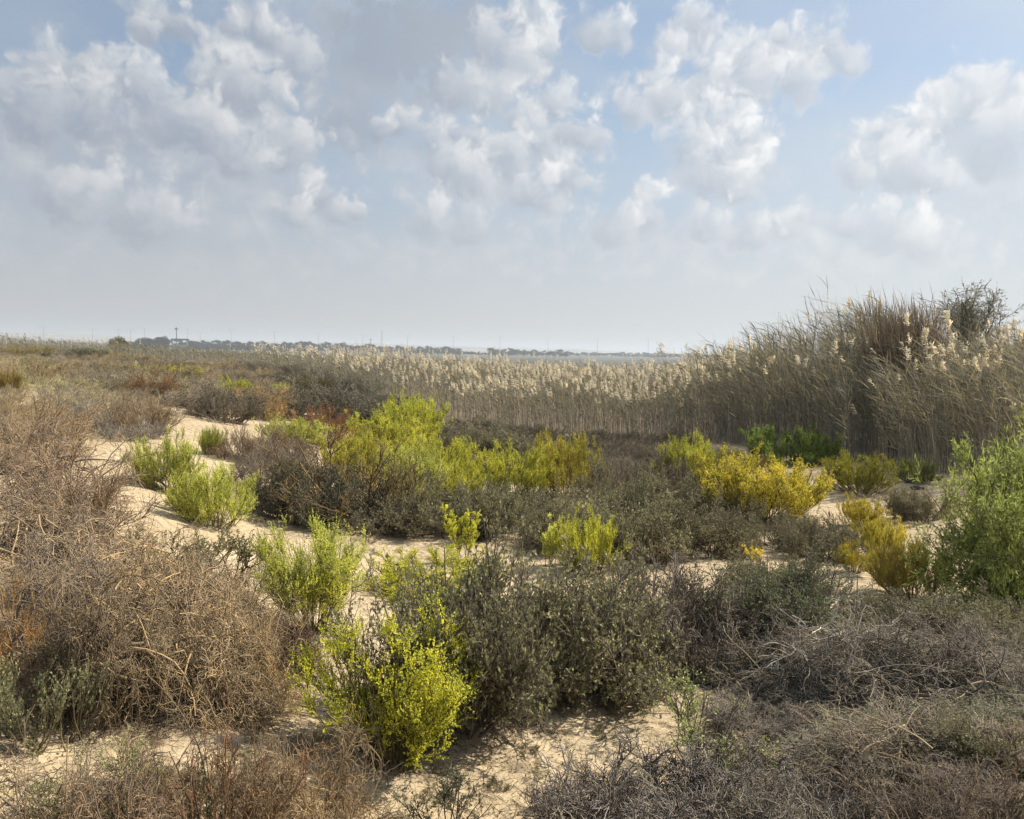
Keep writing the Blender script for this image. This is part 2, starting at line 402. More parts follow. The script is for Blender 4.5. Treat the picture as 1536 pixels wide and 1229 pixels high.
ds = np.concatenate([[.02], np.exp(np.linspace(math.log(.5), math.log(60), 420)), np.exp(np.linspace(math.log(62), math.log(14000), 90))])
A, D_ = np.meshgrid(azs, ds)
X = D_ * np.sin(A); Y = D_ * np.cos(A); Z = ground(X, Y)
nr, nc = X.shape
ii, jj = np.meshgrid(np.arange(nr - 1), np.arange(nc - 1), indexing='ij')
q = np.stack([ii * nc + jj, ii * nc + jj + 1, (ii + 1) * nc + jj + 1, (ii + 1) * nc + jj], -1).reshape(-1, 4)
mb = MB(); mb.add(np.stack([X, Y, Z], -1), q[:, ::-1])
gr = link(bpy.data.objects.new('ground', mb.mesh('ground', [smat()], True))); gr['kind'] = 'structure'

# far dunes on the horizon
def dune_mat():
    mt, n = new_mat('far_dune_sand')
    geo = n.n('ShaderNodeNewGeometry'); P = geo.outputs['Position']
    a = n.noise(n.vm('MULTIPLY', P, (.004, .012, .03)), 1, 6, .65)
    col = n.mix(n.ss(a, .42, .6), (.34, .29, .22, 1), (.10, .11, .08, 1))
    bs = n.n('ShaderNodeBsdfPrincipled'); n.l(col, bs.inputs['Base Color']); bs.inputs['Roughness'].default_value = 1
    out = n.n('ShaderNodeOutputMaterial'); n.l(bs.outputs[0], out.inputs[0])
    return mt
def hills(name, d0, d1, prof, amp, seed, n_a=420, n_r=9, rough=1.0):
    """dunes between distances d0..d1; prof: (photo x, height in px above the horizon there)"""
    pxs = np.linspace(-500, 2050, n_a); v = np.interp(pxs, [p[0] for p in prof], [p[1] for p in prof])
    az = np.array([math.atan2(*ray(p, hor(p))[:2]) for p in pxs]) 
    rs = np.linspace(d0, d1, n_r); mid = (d0 + d1) / 2
    Aa, Rr_ = np.meshgrid(az, rs)
    s = np.clip(1 - np.abs((Rr_ - mid) / ((d1 - d0) / 2)) ** 1.5, 0, 1)
    hh = v[None, :] / F * mid + 5 + ZC * 0
    nz = fbm(Aa * 60 + seed, Rr_ / 260., 5) * amp + fbm(Aa * 420 + seed, Rr_ / 60., 4) * amp * .35 * rough
    Zz = -6.0 + (hh + nz) * s + ZC * s * .9
    mb = MB(); Xx = Rr_ * np.sin(Aa); Yy = Rr_ * np.cos(Aa)
    i2, j2 = np.meshgrid(np.arange(n_r - 1), np.arange(n_a - 1), indexing='ij')
    q = np.stack([i2 * n_a + j2, (i2 + 1) * n_a + j2, (i2 + 1) * n_a + j2 + 1, i2 * n_a + j2 + 1], -1).reshape(-1, 4)
    mb.add(np.stack([Xx, Yy, Zz], -1), q)
    o = link(bpy.data.objects.new(name, mb.mesh(name, [M_DUNE], True))); o['kind'] = 'structure'
    return o
M_DUNE = dune_mat()
hills('hills', 2300, 3600, [(-500, 11), (0, 12), (90, 13), (200, 10), (350, 7), (470, 6.5), (560, 8), (640, 5.5), (760, 5), (800, 4.5), (870, 4), (1000, 0), (1100, -2), (1400, -1), (1480, 4), (1536, 5), (2050, 6)], 5, 3)
hills('hills', 1300, 1700, [(-500, 3), (0, 3), (300, 0), (400, 1.5), (500, 0), (620, -1), (760, 0), (860, -2), (980, -4), (1400, -5), (1460, 2), (1536, 4), (2050, 5)], 3, 9)

# ------------------------------------------------------------------ reeds
def reed_parts(base, Hh, lean, plume, g, st, lf, pl, nleaf=6, nst=12, mi=(0, 0, 0), psz=1.0, k=6, wst=.006):
    n = len(base); Hh = np.asarray(Hh)
    s = np.linspace(0, 1, k)
    azl = g.normal(size=n) * .5
    ld = np.stack([np.cos(azl) * lean[0] - np.sin(azl) * lean[1], np.sin(azl) * lean[0] + np.cos(azl) * lean[1], np.zeros(n)], 1)
    la = lean[2] * g.uniform(.3, 1.7, n) + g.normal(size=n) * .06 + .35 * fbm(base[:, 0] * .9, base[:, 1] * .9, 2)
    side = g.normal(size=(n, 3)) * .05; side[:, 2] = 0
    off = ld[:, None, :] * (la * Hh)[:, None, None] * (s ** 1.9)[None, :, None] + side[:, None, :] * Hh[:, None, None] * s[None, :, None]
    P = base[:, None, :] + off; P[:, :, 2] += (Hh[:, None] * s[None] * (1 - .25 * np.abs(la)[:, None] * s[None]))
    P[:, 0, 2] -= .03
    tn = g.random(n)
    tubes(st, P, .0055, .0025, 3, tn, g, mi[0])
    # leaves: arching ribbons
    S, Dd, idx, t = kids(P, nleaf, .38, .97, .5, g)
    Dd = unit(Dd + ld[idx] * .5 + np.array([0, 0, .25]))
    Lw = walk(S, Dd, g.uniform(.22, .45, len(S)) * np.clip(Hh[idx] / 2, .6, 1.4), 4, .1, -.22, g)
    ribbons(lf, Lw, g.uniform(.006, .011, len(S)) * psz, g, mi[1])
    # plume: drooping feathery strands round the top
    if plume.any():
        Pp = P[plume]; ldp = ld[plume]; np_ = len(Pp)
        idx = np.repeat(np.arange(np_), nst); u = g.random(len(idx))
        top = Pp[idx, -1]; tang = unit(Pp[idx, -1] - Pp[idx, -2])
        ln = (.26 * psz * g.uniform(.8, 1.2, np_))[idx]
        S = top + tang * (ln * (u - .35))[:, None] + g.normal(size=(len(idx), 3)) * .008
        Dd = unit(tang * .8 + ldp[idx] * .7 + rand_dir(len(idx), g) * .75 - np.array([0, 0, .1]))
        L = .11 * psz * g.uniform(.6, 1.3, len(idx)) * (1.1 - .6 * np.abs(u - .4))
        Q = walk(S, Dd, L, 3, .15, -.18, g)
        ribbons(pl, Q, .011 * psz, g, mi[2], tip=.35, tint=np.repeat(g.random(np_), nst) * .6 + g.random(len(idx)) * .4)

def ribbons(mb, P, w, g, mi=0, tip=.1, tint=None):
    n, k, _ = P.shape
    T = unit(P[:, -1] - P[:, 0]); Sd = unit(np.cross(T, rand_dir(n, g)))
    w = np.broadcast_to(np.asarray(w, float), (n,))
    pr = np.interp(np.linspace(0, 1, k), [0, .35, 1], [.6, 1, tip])
    o = Sd[:, None, :] * (w[:, None] * pr[None])[:, :, None]
    Vv = np.stack([P - o, P + o], 2)
    i = np.arange(n)[:, None] * k * 2; j = np.arange(k - 1)[None] * 2
    b = i + j
    Q = np.stack([b, b + 1, b + 3, b + 2], -1)
    if tint is None: tint = g.random(n)
    mb.add(Vv, Q, np.repeat(tint, 2 * k), mi)

#      photo x, front, back, height at front, height behind
BED = np.array([(-60, 50, 66, 1.1, 1.25), (120, 50, 66, 1.1, 1.25), (250, 52, 68, .9, 1.1), (330, 47, 66, 1.0, 1.1), (420, 40, 62, 1.3, 1.5), (520, 33, 58, 1.5, 1.85), (620, 27, 52, 1.6, 2.1), (760, 25, 50, 1.75, 2.2), (900, 24, 48, 1.8, 2.35),
                (1040, 22, 45, 1.9, 2.7), (1130, 20.5, 42, 2.1, 3.0), (1200, 19.5, 40, 2.3, 3.35), (1300, 17, 38, 1.9, 3.45), (1390, 15.5, 36, 1.8, 2.85), (1470, 14.8, 34, 1.75, 2.45), (1600, 14, 34, 1.7, 2.4), (1900, 14, 34, 1.7, 2.4)])
def px_az(px): return np.arctan((np.asarray(px) - 768) / (F * 1.0))
def bed_points(n, p0, p1, g, power=1.6, maxdep=1.0):
    px = g.uniform(p0, p1, n); az = px_az(px)
    f, b, h0, h1 = [np.interp(px, BED[:, 0], BED[:, c]) for c in (1, 2, 3, 4)]
    s = g.random(n) ** power * maxdep
    edge = fbm(px * .03, px * 0 + 2., 3) * 3.6 + g.exponential(.5, n) * -.9 * (g.random(n) < .3)
    d = f + edge + (b - f) * s
    x = d * np.sin(az); y = d * np.cos(az)
    dep = np.clip((d - f - edge) / 6.5, 0, 1)
    h = h0 + (h1 - h0) * dep
    h *= 1 + .5 * fbm(x * .5, y * .5 + 9, 3)
    h *= np.interp(px, [250, 400, 1000, 1180], [.75, .68, .74, .95])
    h *= np.clip(g.normal(1, .12, n), .6, 1.3)
    low = g.random(n) < .3; h = np.where(low, h * g.uniform(.25, .8, n), h)
    return px, np.stack([x, y, ground(x, y)], 1), h, dep

gq = np.random.default_rng(5)
LEANV = (-1.0, -.15)
def reed_mats(o_or_me): pass
M_ST2 = plant_mat('dry_reed_stems', .1, .6, .5, (1.05, 1, .9), use_obj=False, base=(.25, .235, .195))
M_LF2 = plant_mat('dry_reed_blades', .35, .6, .55, (1.2, 1, .7), use_obj=False, base=(.20, .195, .135))
M_PL2 = plant_mat('dry_reed_plumes', .5, .9, .25, (1.05, 1, .9), use_obj=False, base=(.76, .68, .51))
def reed_stuff(name, n, p0, p1, lean, pfrac, label, nleaf=6, nst=12, psz=1.0, power=1.6, seed=1):
    g = np.random.default_rng(seed); mb = MB()
    px, B, h, dep = bed_points(n, p0, p1, g, power)
    pl = (h > 1.0) & (g.random(n) < pfrac * np.interp(px, [250, 420, 560, 1040, 1130, 1300, 1400, 1536], [.25, .7, 1, 1, .5, .55, .8, .8]))
    reed_parts(B, h, (*LEANV, lean), pl, g, mb, mb, mb, nleaf=nleaf, nst=nst, mi=(0, 1, 2), psz=psz)
    o = link(bpy.data.objects.new(name, mb.mesh(name, [M_ST2, M_LF2, M_PL2])))
    o['kind'] = 'stuff'; o['label'] = label; o['category'] = 'reeds'
    return o
reed_stuff('reed_bed', 3800, -60, 520, .08, .35, 'low distant reeds along the dune crest and out to the marsh', nleaf=4, nst=8, psz=1.2, power=1.1, seed=21)
reed_stuff('reed_bed', 7600, 500, 1120, .1, .26, 'dense bed of dry tan reeds with cream plumes crossing the marsh', nleaf=4, nst=16, psz=.95, power=1.2, seed=22)
reed_stuff('reed_bed', 6400, 1080, 1640, .15, .055, 'tall dark stand of bent reeds under the open sky', nleaf=6, nst=16, psz=.85, power=1.1, seed=23)
# tall outliers at the back of the stand
def tall_reeds():
    g = np.random.default_rng(31); mb = MB(); n = 330
    px = np.concatenate([g.normal(1180, 45, 80), g.normal(1325, 38, 170), g.uniform(1000, 1540, 80)])
    d = g.uniform(21, 25, n); az = px_az(px); x = d * np.sin(az); y = d * np.cos(az)
    top = np.interp(px, [1000, 1100, 1160, 1200, 1250, 1290, 1320, 1360, 1420, 1500, 1540], [524, 508, 480, 478, 488, 462, 450, 468, 490, 508, 515]) + g.exponential(24, n)
    gz = ground(x, y); h = (hor(px) - top) / F * d + ZC - gz
    reed_parts(np.stack([x, y, gz], 1), np.maximum(h, 1), (*LEANV, .14), g.random(n) < .1, g, mb, mb, mb, nleaf=12, nst=14, mi=(0, 1, 2), k=8)
    o = link(bpy.data.objects.new('reed_bed', mb.mesh('reed_bed', [M_ST2, M_LF2, M_PL2])))
    o['kind'] = 'stuff'; o['label'] = 'tallest dark reeds standing above the rest against the sky'; o['category'] = 'reeds'
tall_reeds()

# individual reeds along the front edge
RV = []
for i in range(10):
    g = np.random.default_rng(200 + i); st, lf, pl = MB(), MB(), MB()
    reed_parts(np.zeros((1, 3)), np.array([2.0]), (*LEANV, .13), np.array([True]), g, st, lf, pl, nleaf=9, nst=54, psz=.72, k=9)
    RV.append([('stem', st.mesh('reed_stem', [M_REEDSTEM])), ('leaves', lf.mesh('reed_leaves', [M_REEDLEAF])), ('plume', pl.mesh('reed_plume', [M_PLUME]))])
gi = np.random.default_rng(77)
zones = [(400, 620, 50, 'slender cream plumed reed in the pale low reeds behind the brown dunes'),
         (620, 900, 90, 'dry tan reed with fluffy cream plume along the middle front of the reed bed'),
         (900, 1120, 60, 'cream plumed reed at the edge of the bed where it grows taller'),
         (1120, 1340, 45, 'bent reed with pale plume on the dark stand above the green cushion shrub'),
         (1340, 1540, 55, 'leaning plumed reed on the bank below the feathery tree')]
for p0, p1, n, lab in zones:
    px, B, h, dep = bed_points(n, p0, p1, gi, 1.0, .34 if p0 > 1100 else .22)
    for k in range(n):
        parts = RV[gi.integers(len(RV))]
        r = link(bpy.data.objects.new('reed', None)); r.empty_display_size = .1
        r.location = B[k]; s = h[k] * 1.04 / 2
        r.scale = (min(s, 1.25), min(s, 1.25), s); r.rotation_euler = (0, 0, gi.normal() * .5)
        r['label'] = lab; r['category'] = 'reed'; r['group'] = 'front reeds: ' + lab[:40]
        for (pn, me), c in zip(parts, ((.32, .285, .215), (.25, .225, .13), (.80, .72, .55))):
            o = link(bpy.data.objects.new(pn, me)); o.parent = r
            f = gi.uniform(.85, 1.15); o.color = (c[0] * f, c[1] * f, c[2] * f, 1)

# dense red brown tussock in the reed stand
def tussock():
    p = at_dist(1362, 600, 19.5); g = np.random.default_rng(9)
    n = 1100; mb = MB(); pl = MB()
    th = g.uniform(0, 2 * PI, n); rr = .34 * np.sqrt(g.random(n)); S = np.stack([rr * np.cos(th), rr * np.sin(th), np.zeros(n)], 1)
    D = unit(np.stack([rr * np.cos(th) * .5 - .07, rr * np.sin(th) * .4, np.ones(n)], 1) + g.normal(size=(n, 3)) * .035)
    P = walk(S, D, g.uniform(1.9, 3.3, n), 6, .03, .0, g)
    tubes(mb, P, .005, .002, 3, g=g)
    S1, D1, i1, t1 = kids(P, 4, .45, 1, .22, g)
    Q = walk(S1, D1, g.uniform(.2, .5, len(S1)), 3, .05, .05, g)
    ribbons(pl, Q, .006, g)
    root = link(bpy.data.objects.new('grass_tussock', None)); root.location = (p[0], p[1], float(ground(p[0], p[1])[0]) - .02)
    root['label'] = 'dense upright red brown tussock rising out of the tall reeds beside the tree'; root['category'] = 'tussock'
    for pn, b, mt, c in (('stems', mb, M_TWIG, (.18, .14, .105)), ('blades', pl, M_REEDLEAF, (.20, .155, .105))):
        o = link(bpy.data.objects.new(pn, b.mesh('tussock_' + pn, [mt]))); o.parent = root; o.color = (*c, 1)
tussock()

# feathery tree behind the reeds
def feathery_tree(px, ytop, d, wpx, label, seed, name='tree', col=(.13, .135, .085)):
    p = at_dist(px, 600, d); gz = float(ground(p[0], p[1])[0]); g = np.random.default_rng(seed)
    Hh = (hor(px) - ytop) / F * d + ZC - gz; Rr_ = wpx / 2 / F * d
    tr, cr = MB(), MB()
    T = walk(np.array([[0, 0, -.05.__abs__() * -1]]), np.array([[.05, 0, 1.]]), [Hh * .62], 7, .06, .05, g)
    tubes(tr, T, .07, .035, 7, g=g)
    S0, D0, _, t0 = kids(T, 12, .3, 1, .6, g); D0[:, 2] = np.abs(D0[:, 2]) + .9
    P0 = walk(S0, D0, Hh * (1 - .62 * t0) * g.uniform(.6, .85, 12), 7, .13, .03, g)
    P0[:, :, 0] *= 1; tubes(tr, P0, .03, .01, 5, g=g)
    S1, D1, _, t1 = kids(P0, 14, .2, 1, .75, g); P1 = walk(S1, D1, Rr_ * g.uniform(.3, .85, len(S1)), 5, .2, .04, g)
    tubes(tr, P1, .009, .004, 3, g=g)
    S2, D2, _, t2 = kids(P1, 11, .1, 1, .8, g); P2 = walk(S2, D2, g.uniform(.12, .34, len(S2)), 4, .2, -.12, g)
    tubes(cr, P2, .004, .0025, 3, g=g)
    S3, D3, _, _ = kids(P2, 4, .1, 1, .6, g); leaves(cr, S3, D3, g.uniform(.03, .08, len(S3)), .010, None, g)
    root = link(bpy.data.objects.new(name, None)); root.location = (p[0], p[1], gz)
    root['label'] = label; root['category'] = 'tree'
    for pn, b, mt, c in (('trunk', tr, M_TWIG, (.10, .08, .065)), ('crown', cr, M_GREYLEAF, col)):
        o = link(bpy.data.objects.new(pn, b.mesh('tree_' + pn, [mt]))); o.parent = root; o.color = (*c, 1)
feathery_tree(1437, 436, 23.5, 100, 'thin feathery grey green tree rising over the reeds against the sky', 4, col=(.27, .26, .19))
feathery_tree(1536, 518, 24, 40, 'dark bushy top of a low tree poking above the reeds at the frame edge', 5, col=(.07, .045, .04))

# ------------------------------------------------------------------ far tree row, masts, buildings
def far_tree_variant(seed, kind):
    g = np.random.default_rng(seed); tr, cr = MB(), MB()
    T = walk(np.array([[0, 0, -.3]]), np.array([[0, 0, 1.]]), [5.2], 5, .04, .05, g); tubes(tr, T, .22, .09, 6, g=g)
    S0, D0, _, t0 = kids(T, 9, .3, 1, .8, g); P0 = walk(S0, D0, g.uniform(1.3, 2.6, 9), 4, .15, .1, g); tubes(tr, P0, .08, .03, 4, g=g)
    nlob = 16; th = g.uniform(0, 2 * PI, nlob)
    c = np.stack([g.uniform(.3, 2.2, nlob) * np.cos(th), g.uniform(.3, 2.2, nlob) * np.sin(th), g.uniform(1.6, 7.2 if kind else 6.2, nlob)], 1)
    n = 3600; i = g.integers(nlob, size=n); dd = rand_dir(n, g) * (g.random(n) ** .4)[:, None]
    rad = g.uniform(.8, 1.5, nlob)[i][:, None]
    S = c[i] + dd * rad * np.array([1, 1, .85]); S[:, 2] = np.maximum(S[:, 2], .5)
    leaves(cr, S, rand_dir(n, g) + [0, 0, .3], g.uniform(.2, .45, n), .11, None, g)
    return tr.mesh('far_tree_trunk', [M_TWIG]), cr.mesh('far_tree_crown', [M_LEAF])
FT = [far_tree_variant(300 + i, i % 2) for i in range(5)]
gt = np.random.default_rng(88)
def far_tree(px, d, h, label, group, wf=1.0):
    az = px_az(px); x, y = d * math.sin(az), d * math.cos(az); z = float(ground(x, y)[0])
    tr, cr = FT[gt.integers(5)]
    r = link(bpy.data.objects.new('distant_tree', None)); r.location = (x, y, z)
    s = h / 7.5; r.scale = (s * wf, s * wf, s); r.rotation_euler = (0, 0, gt.uniform(0, 6.28))
    r['label'] = label; r['category'] = 'tree'; r['group'] = group
    for pn, me, c in (('trunk', tr, (.08, .065, .05)), ('crown', cr, (.045, .06, .035))):
        o = link(bpy.data.objects.new(pn, me)); o.parent = r; f = gt.uniform(.8, 1.2); o.color = (c[0] * f, c[1] * f, c[2] * f, 1)
G1 = 'round clump of far trees beside the gate building'
for k in range(12):
    far_tree(gt.uniform(208, 246), gt.uniform(520, 560), gt.uniform(7.5, 9.5), 'dark blue green tree in the clump just before the pale gate building', G1, 1.5)
for k in range(5):
    far_tree(gt.uniform(188, 206), gt.uniform(560, 580), gt.uniform(5, 6), 'low dark tree behind the dune crest reeds, before the denser clump', 'low trees before the clump', 1.6)
px = 262.
while px < 560:
    far_tree(px, gt.uniform(640, 700), gt.uniform(6.0, 8.8), 'dark tree of the long far tree row behind the low dunes', 'far tree row, first stretch', 1.35); px += gt.uniform(3.2, 6.5)
px = 560.
while px < 850:
    far_tree(px, gt.uniform(680, 760), gt.uniform(5, 7.6) * (1 if not 690 < px < 730 else .6), 'blue grey tree of the far row seen over the plumed reeds', 'far tree row, middle stretch', 1.5); px += gt.uniform(3.6, 7)
px = 850.
while px < 1110:
    far_tree(px, gt.uniform(880, 960), gt.uniform(4, 5.6), 'small faint tree in the thin end of the far tree row', 'far tree row, thin end', 2.2); px += gt.uniform(5, 8)
px = 1490.
while px < 1560:
    far_tree(px, gt.uniform(560, 640), gt.uniform(7, 8.5), 'faint blue tree on the horizon between the feathery tree and the frame edge', 'far trees past the feathery tree', 2.0); px += gt.uniform(5, 9)
for px, d, h, w, lab in ((178, 75, 2.2, 1.2, 'rounded dark bush standing in the pale reeds on the dune crest'), (152, 44, .6, 2.6, 'low dark bush in front of the crest reeds'), (126, 42, .7, 3.4, 'wide dark flat topped bush under the crest reeds')):
    az = px_az(px); x, y = d * math.sin(az), d * math.cos(az); tr, cr = FT[2]
    r = link(bpy.data.objects.new('crest_bush', None)); r.location = (x, y, float(ground(x, y)[0])); s = h / 7.5; r.scale = (s * w, s * w, s)
    r['label'] = lab; r['category'] = 'bush'
    for pn, me, c in (('trunk', tr, (.08, .065, .05)), ('crown', cr, (.17, .17, .11))):
        o = link(bpy.data.objects.new(pn, me)); o.parent = r; o.color = (*c, 1)

import bmesh
def bmobj(name, fn, mt, parent=None, loc=None):
    bm = bmesh.new(); fn(bm); me = bpy.data.meshes.new(name); bm.to_mesh(me); bm.free(); me.materials.append(mt)
    o = link(bpy.data.objects.new(name, me)); o.parent = parent
    if loc is not None: o.location = loc
    return o
def box(bm, x0, x1, y0, y1, z0, z1):
    vs = [bm.verts.new(p) for p in ((x0,y0,z0),(x1,y0,z0),(x1,y1,z0),(x0,y1,z0),(x0,y0,z1),(x1,y0,z1),(x1,y1,z1),(x0,y1,z1))]
    for f in ((0,3,2,1),(4,5,6,7),(0,1,5,4),(1,2,6,5),(2,3,7,6),(3,0,4,7)): bm.faces.new([vs[i] for i in f])
def cyl(bm, p0, p1, r0, r1, n=8):
    p0, p1 = Vector(p0), Vector(p1); d = (p1 - p0).normalized(); a = d.orthogonal().normalized(); b = d.cross(a)
    R0 = [bm.verts.new(p0 + (a * math.cos(t) + b * math.sin(t)) * r0) for t in [2 * PI * i / n for i in range(n)]]
    R1 = [bm.verts.new(p1 + (a * math.cos(t) + b * math.sin(t)) * r1) for t in [2 * PI * i / n for i in range(n)]]
    for i in range(n): bm.faces.new((R0[i], R0[(i + 1) % n], R1[(i + 1) % n], R1[i]))
    bm.faces.new(R0[::-1]); bm.faces.new(R1)
M_STEEL = flat_mat('grey_steel', (.12, .12, .13), .5); M_PALE = flat_mat('pale_render', (.36, .35, .33)); M_ROOF = flat_mat('dark_roof', (.07, .07, .08)); M_WIN = flat_mat('window_dark', (.04, .05, .06), .2)
DM = 950
mast_pole = mast_arm = None
def mast(px, ytop, label, d=DM, group='highway light masts on the horizon'):
    global mast_pole, mast_arm
    az = px_az(px); x, y = d * math.sin(az), d * math.cos(az); z = float(ground(x, y)[0])
    h = (hor(px) - ytop) / F * d + ZC - z
    r = link(bpy.data.objects.new('light_mast', None)); r.location = (x, y, z); r.scale = (1, 1, h / 25)
    r['label'] = label; r['category'] = 'light mast'
    if group: r['group'] = group
    if mast_pole is None:
        a = bmobj('pole', lambda bm: cyl(bm, (0, 0, 0), (0, 0, 25), .2, .12), M_STEEL)
        def arms(bm):
            cyl(bm, (0, 0, 24.6), (-2.2, 0, 25.2), .1, .08, 6); cyl(bm, (0, 0, 24.6), (2.2, 0, 25.2), .1, .08, 6)
            box(bm, -3.3, -2.1, -.25, .25, 25.0, 25.3); box(bm, 2.1, 3.3, -.25, .25, 25.0, 25.3)
        b = bmobj('lamp_arms', arms, M_STEEL); mast_pole, mast_arm = a.data, b.data
        a.parent = r; b.parent = r
    else:
        for nm, me in (('pole', mast_pole), ('lamp_arms', mast_arm)):
            o = link(bpy.data.objects.new(nm, me)); o.parent = r
for i, (px, yt) in enumerate(((66, 494), (139, 497), (178, 497), (196, 497), (217, 495), (281, 496), (300, 501), (346, 497), (411, 499), (477, 501), (543, 503), (610, 505), (679, 505), (748, 506), (820, 506), (894, 508), (970, 510))):
    mast(px, yt, 'thin grey double armed light mast in the even row along the horizon')
def tower(px, ytop, d, label, kind):
    az = px_az(px); x, y = d * math.sin(az), d * math.cos(az); z = float(ground(x, y)[0]); h = (hor(px) - ytop) / F * d + ZC - z
    nm = {'floodlight': 'floodlight_tower', 'lattice': 'radio_mast', 'pole': 'utility_pole'}[kind]
    r = link(bpy.data.objects.new(nm, None)); r.location = (x, y, z); r['label'] = label; r['category'] = nm.replace('_', ' ')
    if kind == 'floodlight':
        bmobj('pole', lambda bm: cyl(bm, (0, 0, 0), (0, 0, h - 1), .42, .3, 10), M_STEEL, r)
        def head(bm):
            cyl(bm, (0, 0, h - 1.1), (0, 0, h), 1.2, 1.0, 12); cyl(bm, (0, 0, h), (0, 0, h + .5), .7, .2, 12)
        bmobj('lamp_ring', head, M_STEEL, r)
    elif kind == 'lattice':
        def lat(bm):
            w = .7
            for sx, sy in ((1, 1), (1, -1), (-1, 1), (-1, -1)): cyl(bm, (sx * w, sy * w, 0), (sx * w * .5, sy * w * .5, h), .1, .08, 4)
            for k in range(14):
                a = h * k / 14; b = h * (k + 1) / 14
                for s in (1, -1):
                    cyl(bm, (-w * s * .8, s * w * .8, a), (w * s * .8, s * w * .8, b), .07, .07, 4)
                    cyl(bm, (s * w * .8, -w * .8 * s, a), (s * w * .8, w * .8 * s, b), .07, .07, 4)
        bmobj('lattice_frame', lat, M_STEEL, r); bmobj('aerial', lambda bm: cyl(bm, (0, 0, h - .3), (0, 0, h + 3), .1, .04, 6), M_STEEL, r)
    else:
        bmobj('pole', lambda bm: cyl(bm, (0, 0, 0), (0, 0, h), .28, .2, 8), M_STEEL, r); bmobj('cross_arm', lambda bm: box(bm, -1.1, 1.1, -.12, .12, h - 1.2, h - .95), M_STEEL, r)
tower(264.5, 494.5, 620, 'thick grey floodlight tower with a round head above the gate building', 'floodlight')
tower(571.5, 497, 1100, 'pale lattice radio mast, the tallest thing on the hazy horizon', 'lattice')
tower(555, 508, 620, 'short dark pole standing in the far tree row by the radio mast', 'pole')
def building(px0, px1, y0, y1, d, label, gate=False):
    az = px_az((px0 + px1) / 2); x, y = d * math.sin(az), d * math.cos(az); z = float(ground(x, y)[0])
    w = (px1 - px0) / F * d / 2; h = (hor(px0) - y0) / F * d + ZC - z
    nm = 'gate_building' if gate else 'warehouse'
    r = link(bpy.data.objects.new(nm, None)); r.location = (x, y, z); r.rotation_euler = (0, 0, -az)
    r['label'] = label; r['category'] = 'building'
    if gate:
        def wl(bm): box(bm, -w * .95, -w * .75, -2, 2, 0, h - 1.1); box(bm, w * .72, w * .92, -2, 2, 0, h - 1.1); box(bm, -w * .74, w * .71, 0, 2, 0, h * .55)
        bmobj('wall', wl, M_PALE, r); bmobj('roof', lambda bm: box(bm, -w, w, -3, 3, h - 1.1, h), M_ROOF, r)
    else:
        bmobj('wall', lambda bm: box(bm, -w, w, -8, 8, 0, h - .8), M_PALE, r)
        def rf(bm):
            vs = [bm.verts.new(p) for p in ((-w - .5, -8.5, h - .8), (w + .5, -8.5, h - .8), (w + .5, 0, h + .8), (-w - .5, 0, h + .8), (-w - .5, 8.5, h - .8), (w + .5, 8.5, h - .8))]
            bm.faces.new((vs[0], vs[1], vs[2], vs[3])); bm.faces.new((vs[3], vs[2], vs[5], vs[4])); bm.faces.new((vs[0], vs[3], vs[4])); bm.faces.new((vs[1], vs[5], vs[2]))
        bmobj('roof', rf, M_PALE, r)
        for k in range(5):
            xx = -w * .8 + k * w * .4
            bmobj('window', lambda bm: box(bm, xx - 1, xx + 1, -8.1, -7.9, h * .45, h * .65), M_WIN, r)
building(258, 281, 509, 519, 600, 'small pale gate building with a dark flat roof below the floodlight tower', True)
building(645, 678, 524.5, 530, 900, 'long low white warehouse in the far tree row', False)
building(352, 372, 514, 522, 1150, 'pale low shed on the far dunes beyond the tree row', False)

# ------------------------------------------------------------------ shrubs
LIME, LIME2, YEL, OLIVE, GOLD = (.78, .79, .10), (.76, .80, .19), (.82, .71, .08), (.64, .60, .08), (.84, .70, .09)
LST = (.17, .15, .06)
DK, DKG, DKB = (.25, .24, .13), (.28, .285, .15), (.20, .19, .11)
DST, PST = (.19, .16, .13), (.24, .205, .175)
TAN, BRN, RED, GRY, SAG, RUST = (.36, .275, .18), (.27, .195, .13), (.28, .18, .11), (.235, .20, .165), (.27, .28, .15), (.33, .155, .07)
S = put_shrub
# --- nearest, sand in front
S('lime_near', 585, 1160, 236, 236, 'lime_bush', 'large bright lime green leafy bush on bare sand in front of the dark scrub', LIME, LST, 'bush', var=0)
S('lime_near', 462, 955, 140, 165, 'lime_bush', 'lime green bush between the big brown thicket and the pale sand strip', LIME2, LST, 'bush', var=1)
S('lime', 655, 905, 185, 76, 'lime_bush', 'low lime green bush peeping out behind the top of a dark bush', LIME, LST, 'bush', var=1)
S('sprig', 693, 850, 50, 88, 'green_sprig', 'single slim lime green sprig sticking up in front of dark scrub and sand', LIME, LST, 'plant')
S('dark_near', 675, 1105, 255, 258, 'dark_scrub_bush', 'tall dark grey green bush directly behind the large lime bush', DKG, DST, 'bush', var=0)
S('dark_near', 872, 1052, 225, 203, 'dark_scrub_bush', 'rounded dark green bush with a shaded hollow above the central sand patch', DKG, DST, 'bush', var=1)
S('woody', 1040, 1010, 210, 165, 'dry_scrub_bush', 'dark purple brown twiggy bush right of the rounded dark green bush', DK, PST, 'bush', var=0)
S('dark_near', 1160, 975, 210, 125, 'dark_scrub_bush', 'low bush with pale green leafy tips above the whitened dead branches', (.17, .21, .10), DST, 'bush', var=0)
S('mound', 1255, 1060, 270, 130, 'dry_scrub_bush', 'sprawling grey brown dead bush under the whitened dead branches', DK, (.27, .24, .205), 'bush', var=1)
S('mound', 1440, 1065, 290, 140, 'dry_scrub_bush', 'wide wind combed brown dead bush at the frame edge below the willowy bush', DK, (.27, .235, .195), 'bush', var=2)
